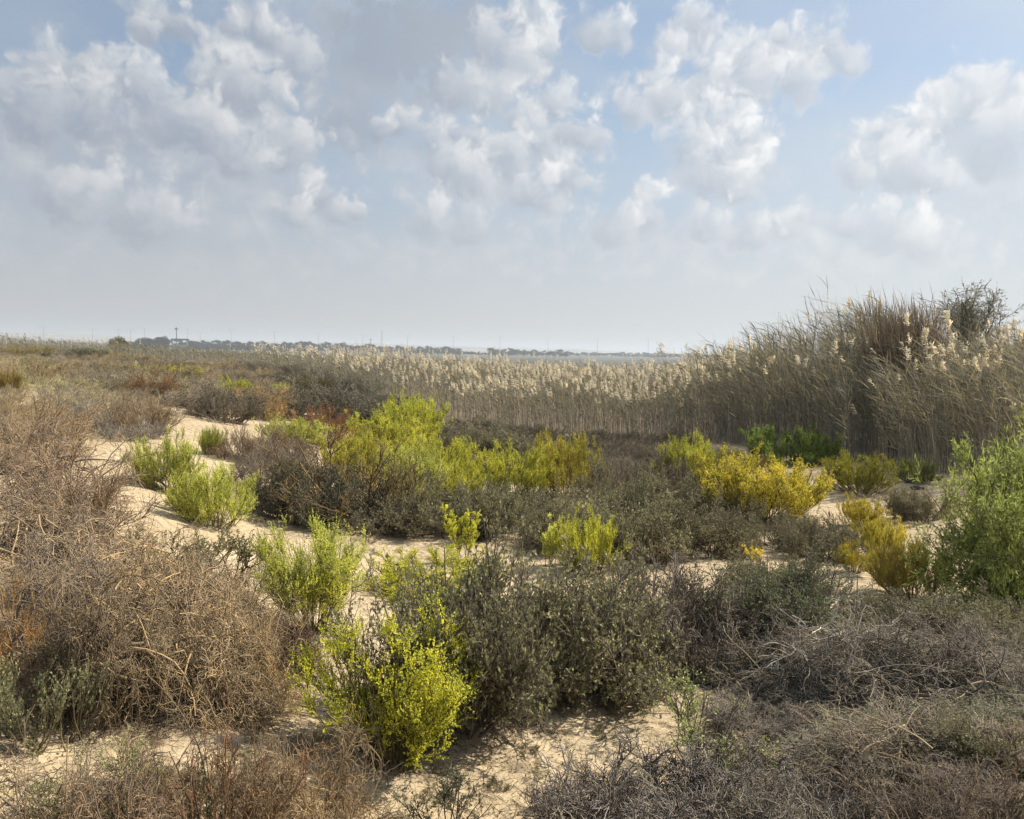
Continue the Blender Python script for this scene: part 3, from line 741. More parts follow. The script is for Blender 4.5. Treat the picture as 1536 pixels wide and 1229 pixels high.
S('dark', 1480, 965, 170, 75, 'dark_scrub_bush', 'low grey green leafy scrub at the foot of the willowy green bush', DKG, DST, 'bush', var=1)
S('dark', 1360, 950, 150, 65, 'dark_scrub_bush', 'low dark brown leafy scrub in front of the yellow brown bush', DK, DST, 'bush', var=0)
S('upright', 1230, 925, 120, 70, 'dark_scrub_bush', 'small bush with upright dark leafy stems against the sand strip', DKG, DST, 'bush', var=0)
S('mound', 1400, 1195, 300, 130, 'dry_scrub_bush', 'wiry tan brown dead bush low on the bank near the frame corner', DK, (.31, .265, .205), 'bush', var=0)
S('upright', 1062, 1160, 165, 150, 'dark_scrub_bush', 'open upright bush with pale green leaf tufts behind the purple grey thicket', (.40, .46, .17), DST, 'bush', var=1)
S('woody', 985, 1310, 350, 190, 'dry_scrub_bush', 'purple grey spiky leafless thicket cut off by the bottom edge', DK, (.21, .19, .175), 'bush', var=2)
S('upright', 1130, 1300, 90, 110, 'dark_scrub_bush', 'grey green leafy stems rising out of the purple grey thicket', DKG, PST, 'bush', var=0)
S('woody', 880, 1285, 190, 125, 'dry_scrub_bush', 'dark end of the purple grey thicket reaching toward the central sand patch', DK, (.19, .165, .15), 'bush', var=0)
S('woody', 1110, 1290, 250, 165, 'dry_scrub_bush', 'dense grey wiry bush at the bottom edge beside the purple thicket', DK, (.26, .235, .21), 'bush', var=0)
S('dry_near', 1240, 1290, 260, 120, 'dry_scrub_bush', 'pale grey twig heap lying at the bottom edge', DK, (.34, .31, .27), 'bush', var=1)
S('woody', 1480, 1310, 240, 140, 'dry_scrub_bush', 'dark brown twig mat in the bottom corner below the wiry tan bush', DK, (.25, .20, .15), 'bush', var=1)
S('sage', 120, 1225, 190, 110, 'sage_scrub_bush', 'pale straw green tufts in front of the sage bush near the bottom corner', (.44, .44, .24), (.3, .25, .16), 'bush', var=0)
S('dark_near', 1335, 1020, 150, 78, 'dark_scrub_bush', 'grey green leafy bush growing up through the wide dead scrub', DKG, DST, 'bush', var=1)
S('dark_near', 1490, 1150, 150, 82, 'dark_scrub_bush', 'low leafy grey green bush on the bank near the frame edge', DKG, DST, 'bush', var=0)
S('upright', 668, 1275, 120, 118, 'dark_scrub_bush', 'small dark sprigged bush at the bottom edge right of the lime bush', (.10, .13, .08), (.07, .06, .055), 'bush', var=1)
S('dry_near', 440, 1290, 260, 180, 'dry_scrub_bush', 'tan tangle of thin curled dead stems at the bottom edge below the lime bush', DK, (.36, .27, .17), 'bush', var=0)
S('open', 320, 1300, 230, 215, 'dry_scrub_bush', 'spray of long thin reddish stems fanning up from the bottom edge', DK, (.27, .17, .115), 'bush', var=1)
S('dry_near', 80, 1310, 320, 180, 'dry_scrub_bush', 'grey brown fine twig bush filling the bottom left corner', DK, (.26, .20, .145), 'bush', var=2)
S('sage', 250, 1250, 170, 110, 'sage_scrub_bush', 'sparse arching olive twigs lying over sand beside the reddish stem spray', (.24, .23, .12), (.2, .16, .11), 'bush', var=1)
S('sage', 52, 1110, 185, 135, 'sage_scrub_bush', 'bush of pale sage green fleshy tips against the dark brown thicket', (.34, .36, .2), (.2, .17, .11), 'bush', var=0)
# --- the big brown thicket on the left
S('mound', 145, 1075, 250, 200, 'dry_scrub_bush', 'shaded dark brown base of the big thicket above the sage bush', DK, (.29, .225, .15), 'bush', var=0)
S('mound', 290, 1075, 250, 205, 'dry_scrub_bush', 'reddish brown matted bush at the middle of the big thicket', DK, (.40, .31, .20), 'bush', var=1)
S('mound', 385, 1065, 140, 140, 'dry_scrub_bush', 'straw coloured curled dead grass tangle at the thicket foot by the lime bush', DK, (.52, .40, .24), 'bush', var=2)
S('mound', 60, 1010, 260, 200, 'dry_scrub_bush', 'grey bush with long arching pale dead twigs at the frame edge', DK, (.34, .28, .22), 'bush', var=2)
S('open', 20, 1030, 110, 150, 'dry_scrub_bush', 'golden brown twigs poking from the thicket at the frame edge', DK, (.42, .25, .10), 'bush', var=0)
S('mound', 200, 960, 250, 145, 'dry_scrub_bush', 'pinkish brown upper mound of the big thicket', DK, (.43, .335, .225), 'bush', var=0)
S('mound', 325, 985, 190, 125, 'dry_scrub_bush', 'brown crest bush at the thicket end nearest the sand strip', DK, (.37, .29, .185), 'bush', var=1)
S('sage', 240, 890, 240, 95, 'sage_scrub_bush', 'row of olive green upright tips along the thicket top against pale sand', (.25, .25, .12), (.2, .15, .10), 'bush', var=1)
S('open', 365, 915, 110, 82, 'dry_scrub_bush', 'open brown branched bush leaning over the sand strip from the thicket', DK, (.25, .19, .12), 'bush', var=1)
S('mound', 420, 1010, 120, 80, 'dry_scrub_bush', 'low dark brown dead bush between the thicket and the lime bushes', DK, (.17, .11, .08), 'bush', var=0)
S('mound', 55, 860, 240, 125, 'dry_scrub_bush', 'grey brown bush on the slope over the arching pale twigs', DK, (.36, .28, .20), 'bush', var=1)
S('open', 110, 800, 200, 130, 'dry_scrub_bush', 'thin open dead bush with bare sand showing through its twigs', DK, (.25, .19, .14), 'bush', var=0)
S('mound', 60, 765, 230, 130, 'dry_scrub_bush', 'grey dead bush casting its tips over pale sand near the frame edge', DK, (.35, .27, .20), 'bush', var=2)
S('dry', 30, 700, 200, 100, 'dry_scrub_bush', 'pale tan bush higher on the left slope', DK, TAN, 'bush', var=0)
# --- light green ones on the sand
S('lime', 240, 738, 100, 82, 'lime_bush', 'lime green bush with upright tips on pale sand, above the fallen stick', LIME2, LST, 'bush', var=0)
S('lime', 316, 790, 118, 86, 'lime_bush', 'rounded fresh lime green bush alone on pale sand left of the dark bush', (.76, .82, .17), LST, 'bush', var=2)
S('lime', 314, 683, 34, 40, 'lime_bush', 'tiny round lime green bush alone on pale sand', (.74, .80, .15), LST, 'bush', var=1)
# --- centre
S('dark', 455, 786, 150, 85, 'dark_scrub_bush', 'dark green black bush on the far side of the sand strip', (.075, .09, .05), DST, 'bush', var=0)
S('dry', 400, 748, 120, 95, 'dry_scrub_bush', 'mauve grey twiggy bush right of the rounded lime bush', DK, GRY, 'bush', var=1)
S('open', 520, 780, 190, 125, 'dry_scrub_bush', 'open bush of bare forked branches in front of the bright yellow green mass', DK, (.2, .15, .08), 'bush', var=0)
S('open', 590, 790, 150, 110, 'dry_scrub_bush', 'bare olive brown branches with few leaves below the yellow green mass', DK, (.21, .17, .08), 'bush', var=1)
S('lime', 440, 672, 95, 45, 'lime_bush', 'low pale green bush beside the rust coloured bush', LIME2, LST, 'bush', var=0)
S('dry', 410, 705, 130, 65, 'dry_scrub_bush', 'brown pink dead bush just below the low pale green bush', DK, BRN, 'bush', var=2)
S('lime', 618, 672, 85, 75, 'lime_bush', 'topmost peak of the bright yellow green bushes under the reeds', (.74, .79, .09), LST, 'bush', var=1)
S('lime', 570, 690, 130, 72, 'lime_bush', 'broad yellow green bush at the upper edge of the bright mass', LIME, LST, 'bush', var=0)
S('lime', 650, 735, 120, 80, 'lime_bush', 'yellow green bush stepping down to the dark gap in the bright mass', LIME, LST, 'bush', var=2)
S('lime', 690, 755, 80, 60, 'lime_bush', 'small yellow green bush at the lower end of the bright mass', LIME, LST, 'bush', var=1)
S('lime', 535, 730, 110, 75, 'lime_bush', 'olive tinged green bush mixed with bare branches', OLIVE, LST, 'bush', var=1)
S('lime', 610, 765, 90, 95, 'lime_bush', 'upright light green bush in the lowest part of the bright mass', LIME2, LST, 'bush', var=2)
S('lime', 775, 750, 95, 78, 'lime_bush', 'yellow green bush just left of the olive gold dome', LIME, LST, 'bush', var=0)
S('lime', 848, 748, 100, 92, 'lime_bush', 'rounded olive gold bush dome with brown stems showing', OLIVE, (.2, .12, .05), 'bush', var=2)
S('lime', 1028, 728, 78, 70, 'lime_bush', 'yellow green bush at the reed foot left of the golden bush', LIME, LST, 'bush', var=0)
S('lime', 1155, 785, 175, 98, 'golden_bush', 'widest golden yellow bush, with a bare twig standing out of it', YEL, LST, 'bush', var=1)
S('lime', 1080, 745, 80, 62, 'golden_bush', 'yellow bush joining the widest golden one on its left side', (.42, .40, .03), LST, 'bush', var=0)
S('open', 1150, 765, 70, 88, 'dry_scrub_bush', 'bare brown twigs standing up out of the widest golden bush', DK, (.3, .2, .08), 'bush', var=1)
S('lime', 1298, 742, 104, 58, 'golden_bush', 'yellow green domed bush on pale sand in front of the reeds', (.42, .41, .04), LST, 'bush', var=2)
S('lime', 1297, 792, 60, 46, 'golden_bush', 'small golden bush on the sand patch below the yellow green dome', GOLD, LST, 'bush', var=0)
S('lime', 1325, 838, 72, 58, 'golden_bush', 'golden yellow bush beside the dark low scrub on the sand strip', YEL, LST, 'bush', var=1)
S('lime_near', 1283, 862, 58, 50, 'golden_bush', 'small golden bush with upright sprays at the sand strip edge', (.55, .46, .04), LST, 'bush', var=0)
S('lime', 1376, 900, 115, 86, 'golden_bush', 'olive yellow bush leaning against the willowy green bush', (.42, .37, .06), (.25, .17, .08), 'bush', var=2)
S('sprig', 1131, 850, 26, 32, 'golden_sprig', 'tiny golden sprig at the dark scrub edge by the sand strip', GOLD, LST, 'plant')
S('lime', 882, 866, 84, 92, 'green_sprig', 'cluster of bright lime sprays rising through grey scrub', LIME, LST, 'plant')
S('sprig', 822, 850, 34, 76, 'green_sprig', 'short lime spray left of the brighter lime cluster in grey scrub', LIME2, LST, 'plant')
S('green', 1188, 699, 132, 56, 'green_shrub', 'deep green cushion shrub against the dark foot of the reeds', (.28, .38, .07), (.1, .1, .05), 'shrub')
S('green', 1382, 724, 60, 34, 'green_shrub', 'small dull green cushion shrub at the reed foot by the sand', (.34, .38, .12), (.12, .1, .06), 'shrub')
S('willow', 1622, 900, 350, 240, 'willowy_bush', 'tall bright green bush with long narrow leaves cut off by the frame edge', (.36, .42, .12), (.15, .13, .06), 'bush')
# dark scrub in the middle
MID = [(560, 798, 120, 50, DKB, 'low dark bush at the edge of the pale sand strip below the bare forked branches'),
 (620, 800, 130, 62, DK, 'dark scrub with shaded base right above the bend in the sand strip'),
 (700, 808, 140, 88, DKG, 'large dark grey green bush behind the slim lime sprig'),
 (790, 798, 120, 64, DKG, 'dark grey green bush below the olive gold dome'),
 (850, 826, 130, 74, DK, 'grey olive scrub around the bright lime cluster'),
 (960, 845, 150, 92, DKG, 'large grey green scrub bush right of the bright lime cluster'),
 (1065, 838, 140, 84, DK, 'brown green scrub bush left of the tiny golden sprig'),
 (940, 780, 150, 75, DKG, 'grey green scrub below the dull brown scrub at the reeds'),
 (1070, 785, 120, 65, DKG, 'low grey scrub in front of the joined yellow bushes'),
 (1180, 825, 120, 62, DK, 'dark scrub in front of the widest golden bush'),
 (1240, 842, 110, 62, DKB, 'brown black scrub overhanging the sand strip left of the small golden bush'),
 (1395, 782, 110, 52, DK, 'dark low scrub on the sand beside the willowy green bush'),
 (1085, 696, 48, 28, DKG, 'small grey tuft on the sand in front of the reeds'),
 (740, 690, 120, 52, DK, 'dark olive scrub in the gap right of the topmost yellow green peak'),
 (690, 690, 60, 40, DKB, 'dark hollow scrub beside the steps of the yellow green mass'),
 (1150, 895, 110, 60, DK, 'brown grey scrub beneath the golden sprig by the sand strip')]
for px, py, w, h, c, lab in MID: S('dark', px, py, w, h, 'dark_scrub_bush', lab, c, DST, 'bush')
S('dry', 965, 745, 150, 62, 'dry_scrub_bush', 'dull brown purple scrub at the reed foot right of the olive gold dome', DK, (.20, .17, .13), 'bush')
S('dry', 478, 668, 85, 55, 'dry_scrub_bush', 'rust orange dead bush with a grey side near the upper yellow green bushes', DK, RUST, 'bush', var=0)
S('dark', 470, 632, 150, 55, 'dark_scrub_bush', 'long low grey scrub mound between rust bush and pale reeds', (.13, .13, .085), PST, 'bush', var=1)
S('dark', 560, 640, 120, 40, 'dark_scrub_bush', 'grey twiggy scrub at the reed foot behind the yellow green peak', (.12, .12, .08), PST, 'bush', var=0)
S('lime', 462, 592, 62, 24, 'green_shrub', 'flat olive brown cushion shrub below the reeds', (.20, .17, .05), (.12, .09, .05), 'shrub', var=1)
S('lime', 345, 600, 52, 32, 'lime_bush', 'bright lime bush high on the scrub slope, right of the crest', LIME, LST, 'bush', var=0)
S('lime', 408, 596, 54, 19, 'lime_bush', 'small flat lime bush next to the bright one on the slope', LIME2, LST, 'bush', var=2)
S('lime', 268, 572, 62, 22, 'lime_bush', 'olive lime bush far up the slope before the dark reeds', OLIVE, LST, 'bush', var=1)
S('lime', 212, 566, 50, 17, 'lime_bush', 'farthest strip of lime scrub under the crest', OLIVE, LST, 'bush', var=2)
S('lime', 160, 562, 60, 17, 'lime_bush', 'dull lime scrub strip near the crest above the tan slope', (.28, .28, .06), LST, 'bush', var=0)
S('lime', 12, 590, 34, 32, 'lime_bush', 'orange gold bush at the frame edge above the small sand gap', (.40, .28, .06), LST, 'bush', var=0)
S('dry', 200, 655, 110, 60, 'dry_scrub_bush', 'brown bush above the lime bush with upright tips, by the sand tongue', DK, (.22, .16, .10), 'bush', var=1)
S('dry', 215, 602, 90, 45, 'dry_scrub_bush', 'orange brown dark bush in the middle of the left slope', DK, (.25, .15, .075), 'bush', var=2)
S('dry', 385, 630, 90, 50, 'dry_scrub_bush', 'straw tufted bush beside the upper sand tongue', DK, (.38, .27, .14), 'bush', var=0)
S('dark', 325, 632, 120, 48, 'dark_scrub_bush', 'dark grey bush over the top of the sand tongue', (.15, .135, .09), PST, 'bush', var=2)
S('dry', 350, 690, 80, 42, 'dry_scrub_bush', 'low pinkish dead scrub right of the tiny round lime bush', DK, BRN, 'bush', var=1)

# --- fill: many look-alike clumps on the slope and between the named ones
def inpoly(x, y, P):
    c = False; j = len(P) - 1
    for i in range(len(P)):
        if (P[i][1] > y) != (P[j][1] > y) and x < (P[j][0] - P[i][0]) * (y - P[i][1]) / (P[j][1] - P[i][1]) + P[i][0]: c = not c
        j = i
    return c
gf = np.random.default_rng(404)
SANDP = [[(-5, 588), (60, 592), (90, 606), (20, 608)], [(245, 632), (300, 640), (300, 700), (260, 700)], [(375, 622), (430, 628), (410, 642)]]
def fill(poly, n, kinds, cols, wm, hm, gap, name, label, group, cat='bush', leaf=None):
    xs = [p[0] for p in poly]; ys = [p[1] for p in poly]; done = []; tries = 0
    while len(done) < n and tries < n * 60:
        tries += 1
        x, y = gf.uniform(min(xs), max(xs)), gf.uniform(min(ys), max(ys))
        if not inpoly(x, y, poly) or any(inpoly(x, y, s) for s in SANDP): continue
        _, d = hit(x, y); s = F / d
        if any(abs(x - a) < gap * s and abs(y - b) < gap * s * .28 for a, b in done): continue
        done.append((x, y)); k = kinds[gf.integers(len(kinds))]; c = cols[gf.integers(len(cols))]
        f = gf.uniform(.85, 1.15); c = tuple(v * f for v in c)
        lc = leaf[gf.integers(len(leaf))] if leaf else DK
        put_shrub(k, x, y, gf.uniform(*wm) * s, gf.uniform(*hm) * s, name, label, lc, c, cat, group)
SL = [(.42, .35, .24), (.38, .31, .21), (.34, .29, .22), (.32, .28, .22), (.38, .30, .18), (.30, .27, .23), (.36, .33, .19)]
fill([(-30, 528), (150, 535), (330, 560), (400, 575), (395, 612), (300, 612), (-30, 585)], 62, ['dry', 'dry', 'dark'], SL, (1.4, 2.8), (.35, .65), .8, 'dry_scrub_bush',
     'tan and grey brown scrub clump on the upper left slope below the crest reeds', 'scrub clumps on the upper slope', leaf=[(.28, .25, .14), (.30, .29, .13), (.22, .21, .13)])
fill([(-30, 600), (240, 600), (225, 640), (180, 662), (-30, 668)], 24, ['dry', 'dry', 'open'], SL, (.9, 1.5), (.25, .42), .5, 'dry_scrub_bush',
     'pale dead scrub clump on the slope between the small sand gap and the lime bushes', 'pale clumps below the sand gap')
fill([(330, 548), (470, 556), (560, 590), (620, 640), (560, 650), (420, 606), (330, 580)], 34, ['dark', 'dry'], [(.17, .145, .12), (.2, .165, .14)], (1.4, 2.6), (.35, .6), .9, 'grey_scrub_bush',
     'grey mauve scrub clump in the hollow before the plumed reeds', 'grey clumps in the hollow', leaf=[(.15, .15, .1), (.12, .13, .085)])
fill([(600, 652), (760, 655), (900, 668), (1045, 675), (1045, 722), (900, 735), (700, 712)], 38, ['dark', 'dry'], [(.17, .145, .11), (.20, .17, .13)], (1.0, 1.9), (.3, .5), .6, 'dark_scrub_bush',
     'dull brown scrub clump in the shade at the foot of the middle reeds', 'clumps at the reed foot', leaf=[(.12, .125, .075)])
fill([(560, 792), (650, 772), (760, 765), (900, 765), (1050, 775), (1150, 800), (1140, 825), (1050, 845), (880, 838), (775, 815), (640, 805)], 6, ['dark', 'dry', 'woody'], [(.09, .07, .058), (.13, .1, .085)], (.6, 1.0), (.2, .34), .42, 'dark_scrub_bush',
     'dark grey green scrub clump in the dense middle belt above the sand strip', 'clumps of the dark middle belt', leaf=[(.20, .22, .12), (.24, .25, .15)])
fill([(960, 930), (1120, 915), (1290, 940), (1560, 930), (1560, 1040), (1380, 1080), (1120, 1040), (960, 1040)], 16, ['mound', 'woody', 'dark_near'], [(.23, .205, .175), (.18, .16, .14), (.29, .26, .21)], (.5, .85), (.16, .28), .3, 'dry_scrub_bush',
     'brown grey twig clump in the wide dead scrub belt around the whitened branches', 'clumps of the dead scrub belt', leaf=[(.13, .15, .08)])
fill([(1150, 1180), (1560, 1110), (1560, 1290), (1180, 1290)], 9, ['dry_near', 'open'], [(.17, .135, .11), (.22, .17, .13)], (.45, .7), (.14, .26), .28, 'dry_scrub_bush',
     'low brown twig mat on the bank along the bottom edge', 'twig mats at the bottom edge')
fill([(1110, 1035), (1300, 1060), (1560, 1060), (1560, 1160), (1280, 1165), (1130, 1120)], 15, ['mound', 'woody', 'dark_near'], [(.23, .205, .175), (.18, .16, .14), (.30, .27, .22)], (.4, .7), (.10, .2), .2, 'dry_scrub_bush',
     'grey brown dead twig clump sprawling down the bank under the dead scrub belt', 'clumps sprawling down the bank', leaf=[(.2, .22, .13)])
fill([(700, 1090), (980, 1075), (960, 1120), (800, 1160), (700, 1229), (600, 1229)], 9, ['open', 'sage'], [(.22, .17, .12), (.28, .22, .15)], (.08, .2), (.03, .07), .14, 'dry_seedling',
     'tiny withered seedling on the central sand patch', 'withered seedlings on the central sand', 'seedling', leaf=[(.22, .22, .11)])
fill([(120, 1090), (440, 1090), (430, 1190), (300, 1229), (150, 1200)], 12, ['open', 'sage', 'dry_near'], [(.3, .23, .15), (.38, .30, .19)], (.1, .28), (.04, .09), .14, 'dry_seedling',
     'small curled dead tuft on the sand in front of the brown thicket', 'dead tufts in front of the thicket', 'tuft', leaf=[(.24, .24, .13)])
fill([(180, 720), (400, 800), (560, 835), (860, 860), (700, 845), (400, 770)], 10, ['open', 'sage'], [(.25, .19, .13)], (.12, .3), (.04, .1), .3, 'dry_seedling',
     'tiny dry tuft on the winding pale sand strip', 'dry tufts on the sand strip', 'tuft', leaf=[(.24, .24, .12)])
fill([(-20, 880), (200, 890), (350, 950), (380, 1040), (100, 1060), (-20, 980)], 14, ['mound'], [(.38, .29, .19), (.29, .22, .145), (.42, .33, .215)], (.4, .65), (.12, .22), .25, 'dry_scrub_bush',
     'brown matted clump packed inside the big left thicket', 'clumps of the big brown thicket')

# ------------------------------------------------------------------ dead wood, litter
def dead_branches():
    g = np.random.default_rng(66); p, d = hit(1250, 1040); mb = MB()
    n = 46; S0 = np.stack([g.uniform(-.26, .26, n), g.uniform(-.2, .2, n), g.uniform(.2, .34, n)], 1)
    D0 = unit(np.stack([g.normal(size=n), -.6 + .5 * g.normal(size=n), g.uniform(-.6, .3, n)], 1))
    P0 = walk(S0, D0, g.uniform(.10, .26, n), 7, .26, -.06, g); tubes(mb, P0, .0036, .0015, 5, g=g)
    S1, D1, _, _ = kids(P0, 4, .2, 1, .7, g); P1 = walk(S1, D1, g.uniform(.05, .14, len(S1)), 5, .3, -.05, g); tubes(mb, P1, .0026, .0014, 4, g=g)
    o = link(bpy.data.objects.new('dead_branches', mb.mesh('dead_branches', [M_TWIG]))); o.location = p; o.color = (.46, .43, .38, 1)
    o.name = 'dead_branch_tangle'; o['label'] = 'tangle of bleached white dead branches lying on the brown scrub'; o['category'] = 'dead branches'
dead_branches()
def stick():
    a, _ = hit(168, 727); b, _ = hit(262, 734); g = np.random.default_rng(3); k = 12
    s = np.linspace(0, 1, k)[:, None]; P = a * (1 - s) + b * s; P[:, 2] += .03 + .07 * np.sin(s[:, 0] * PI); P[:, 1] += .12 * np.sin(s[:, 0] * 5)
    P[1:-1] += g.normal(size=(k - 2, 3)) * .012; mb = MB(); tubes(mb, P[None], .022, .009, 7, g=g)
    S1, D1, _, _ = kids(P[None], 8, .1, 1, .6, g); D1[:, 2] = np.abs(D1[:, 2]) * .4; tubes(mb, walk(S1, D1, g.uniform(.15, .4, 8), 5, .2, 0, g), .007, .003, 4, g=g)
    c = P.mean(0); o = link(bpy.data.objects.new('fallen_stick', mb.mesh('fallen_stick', [M_TWIG], norm=c))); o.location = c; o.color = (.17, .13, .10, 1)
    o['label'] = 'long dark fallen stick lying on pale sand below the upright lime bush'; o['category'] = 'stick'
stick()
def arching_stem():
    a, _ = hit(312, 1235); g = np.random.default_rng(8); mb = MB()
    P = walk(np.array([[0, 0, -.02]]), np.array([[.16, .1, 1.]]), [.5], 12, .03, -.015, g); P[0, :, 0] -= np.linspace(0, 1, 12) ** 2.2 * .26
    tubes(mb, P, .0032, .0015, 5, g=g)
    S1, D1, _, _ = kids(P, 34, .5, 1, .7, g); D1[:, 2] -= .5; tubes(mb, walk(S1, D1, g.uniform(.03, .09, 34), 6, .22, .08, g), .0012, .0008, 3, g=g)
    o = link(bpy.data.objects.new('arching_dead_twig', mb.mesh('dead_stem', [M_TWIG]))); o.location = a; o.color = (.2, .15, .09, 1)
    o['label'] = 'thin dead stem arching over sand with hooked side twigs at the bottom edge'; o['category'] = 'dead stem'
arching_stem()
def clod(px, py, s, label):
    p, _ = hit(px, py); g = np.random.default_rng(int(px)); bm = bmesh.new(); bmesh.ops.create_icosphere(bm, subdivisions=3, radius=s)
    for v in bm.verts:
        n = float(fbm(np.array([v.co.x * 9 / s * .2 + px]), np.array([v.co.y * 2 / s + v.co.z * 3 / s]), 3)[0]); v.co *= 1 + n * .8; v.co.z *= .55; v.co.x *= 1.5
    me = bpy.data.meshes.new('clod'); bm.to_mesh(me); bm.free(); me.materials.append(M_CLOD)
    for f in me.polygons: f.use_smooth = True
    o = link(bpy.data.objects.new('dark_clod', me)); o.location = (p[0], p[1], p[2] + s * .2); o['label'] = label; o['category'] = 'clod'
M_CLOD = flat_mat('dung_clod', (.06, .045, .035), .9, 0, 20)
clod(1371, 724, .09, 'dark lump on the pale sand near the small dull green shrub'); clod(1376, 735, .07, 'flatter dark lump just below the other lump on the sand')

def litter(name, n, label, col, rmin, rmax, L, r, seed, ribbon=False):
    g = np.random.default_rng(seed); az = g.uniform(-.72, .72, n); d = np.exp(g.uniform(math.log(rmin), math.log(rmax), n))
    x = d * np.sin(az); y = d * np.cos(az); keep = fbm(x * 1.3 + 4, y * 1.3, 3) > g.uniform(-.2, .25, n)
    x, y = x[keep], y[keep]; n = len(x); z = ground(x, y)
    th = g.uniform(0, 2 * PI, n); D = np.stack([np.cos(th), np.sin(th), g.normal(size=n) * .22], 1)
    P = walk(np.stack([x, y, z + .004], 1), D, L * g.uniform(.3, 1.4, n) * (1 + d[keep] * .05), 4, .22, 0, g)
    gz = ground(P[:, :, 0], P[:, :, 1]); P[:, :, 2] = np.maximum(P[:, :, 2], gz + .003)
    mb = MB(); (ribbons(mb, P, r, g) if ribbon else tubes(mb, P, r, r * .5, 3, g=g))
    o = link(bpy.data.objects.new(name, mb.mesh(name, [M_TWIG]))); o.color = (*col, 1); o['kind'] = 'stuff'; o['label'] = label; o['category'] = 'litter'
litter('twig_litter', 24000, 'small dead twigs scattered over the sand', (.17, .125, .085), 2.2, 13, .055, .0013, 91)
litter('straw_litter', 9000, 'short bits of pale straw lying on the sand', (.42, .33, .2), 2.2, 10, .04, .001, 92)
litter('leaf_litter', 20000, 'fine brown leaf crumbs scattered under the bushes', (.14, .10, .065), 2.2, 12, .012, .003, 93, True)

# soil under plants: strewn with litter
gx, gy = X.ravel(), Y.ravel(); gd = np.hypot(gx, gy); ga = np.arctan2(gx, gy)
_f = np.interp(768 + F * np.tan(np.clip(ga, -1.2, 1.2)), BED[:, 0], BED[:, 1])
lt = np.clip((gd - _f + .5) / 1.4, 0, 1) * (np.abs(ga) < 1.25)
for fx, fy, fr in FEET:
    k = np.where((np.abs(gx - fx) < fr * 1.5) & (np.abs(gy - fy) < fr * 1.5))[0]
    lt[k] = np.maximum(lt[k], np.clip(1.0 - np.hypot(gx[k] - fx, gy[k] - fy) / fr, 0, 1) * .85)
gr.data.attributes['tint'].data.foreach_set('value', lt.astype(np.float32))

# ------------------------------------------------------------------ haze
def haze():
    bm = bmesh.new(); box(bm, -15500, 15500, -15500, 15500, -13, 33)
    me = bpy.data.meshes.new('haze'); bm.to_mesh(me); bm.free()
    mt, n = new_mat('haze_air'); pv = n.n('ShaderNodeVolumePrincipled'); pv.inputs['Color'].default_value = (.74, .80, .88, 1)
    pv.inputs['Density'].default_value = .00055; pv.inputs['Anisotropy'].default_value = .2
    out = n.n('ShaderNodeOutputMaterial'); n.l(pv.outputs[0], out.inputs['Volume']); me.materials.append(mt)
    o = link(bpy.data.objects.new('haze', me)); o['kind'] = 'stuff'; o['label'] = 'thin pale haze over the far plain'
haze()

# ------------------------------------------------------------------ sun and sky
SUN_AZ, SUN_EL = R(70), R(43)
sd = Vector((math.sin(SUN_AZ) * math.cos(SUN_EL), math.cos(SUN_AZ) * math.cos(SUN_EL), math.sin(SUN_EL)))
li = bpy.data.lights.new('sun', 'SUN'); li.energy = 5.0; li.angle = R(.6); li.color = (1, .925, .80)
so = link(bpy.data.objects.new('sun', li)); so.rotation_euler = sd.to_track_quat('Z', 'Y').to_euler()

wd = bpy.data.worlds.new('World'); SC.world = wd; wd.use_nodes = True
n = N(wd.node_tree)
sky = n.n('ShaderNodeTexSky', sky_type='NISHITA'); sky.sun_disc = False; sky.sun_elevation = SUN_EL; sky.sun_rotation = SUN_AZ
sky.air_density = 1.25; sky.dust_density = 1.3; sky.ozone_density = 2.5
tc = n.n('ShaderNodeTexCoord'); DV = tc.outputs['Generated']
sep = n.n('ShaderNodeSeparateXYZ'); n.l(DV, sep.inputs[0])
AZ = n.m('ARCTAN2', sep.outputs[0], sep.outputs[1]); EL = n.m('ARCSINE', sep.outputs[2])
cmb = n.n('ShaderNodeCombineXYZ'); n.l(AZ, cmb.inputs[0]); n.l(EL, cmb.inputs[1])
BASE = cmb.outputs[0]
def azel(px, py):
    r = ray(px, py); return math.atan2(r[0], r[1]), math.asin(r[2])
# soft grey cloud sheets: (photo x, y, half width, half height, shade, opacity)
SHEETS = [(560, 95, 210, 135, .2, .95), (650, 50, 185, 90, -.12, .95), (520, 195, 120, 62, .12, .85), (60, 225, 150, 105, .42, .95), (195, 205, 90, 60, .18, .8), (300, 265, 190, 85, .42, .85),
          (400, 185, 95, 85, .5, .9), (350, 130, 80, 60, .5, .9), (730, 275, 170, 80, .5, .8), (830, 240, 80, 90, .5, .7), (1050, 140, 150, 55, .5, .75), (1170, 120, 110, 45, .5, .7), (1070, 255, 100, 70, .45, .8), (1420, 220, 150, 70, .35, .85),
          (1480, 300, 170, 60, .4, .7), (1010, 365, 280, 60, .5, .75), (260, 370, 320, 70, .4, .7), (1290, 380, 260, 60, .55, .8), (680, 380, 260, 50, .5, .6), (470, 320, 90, 40, .5, .6)]
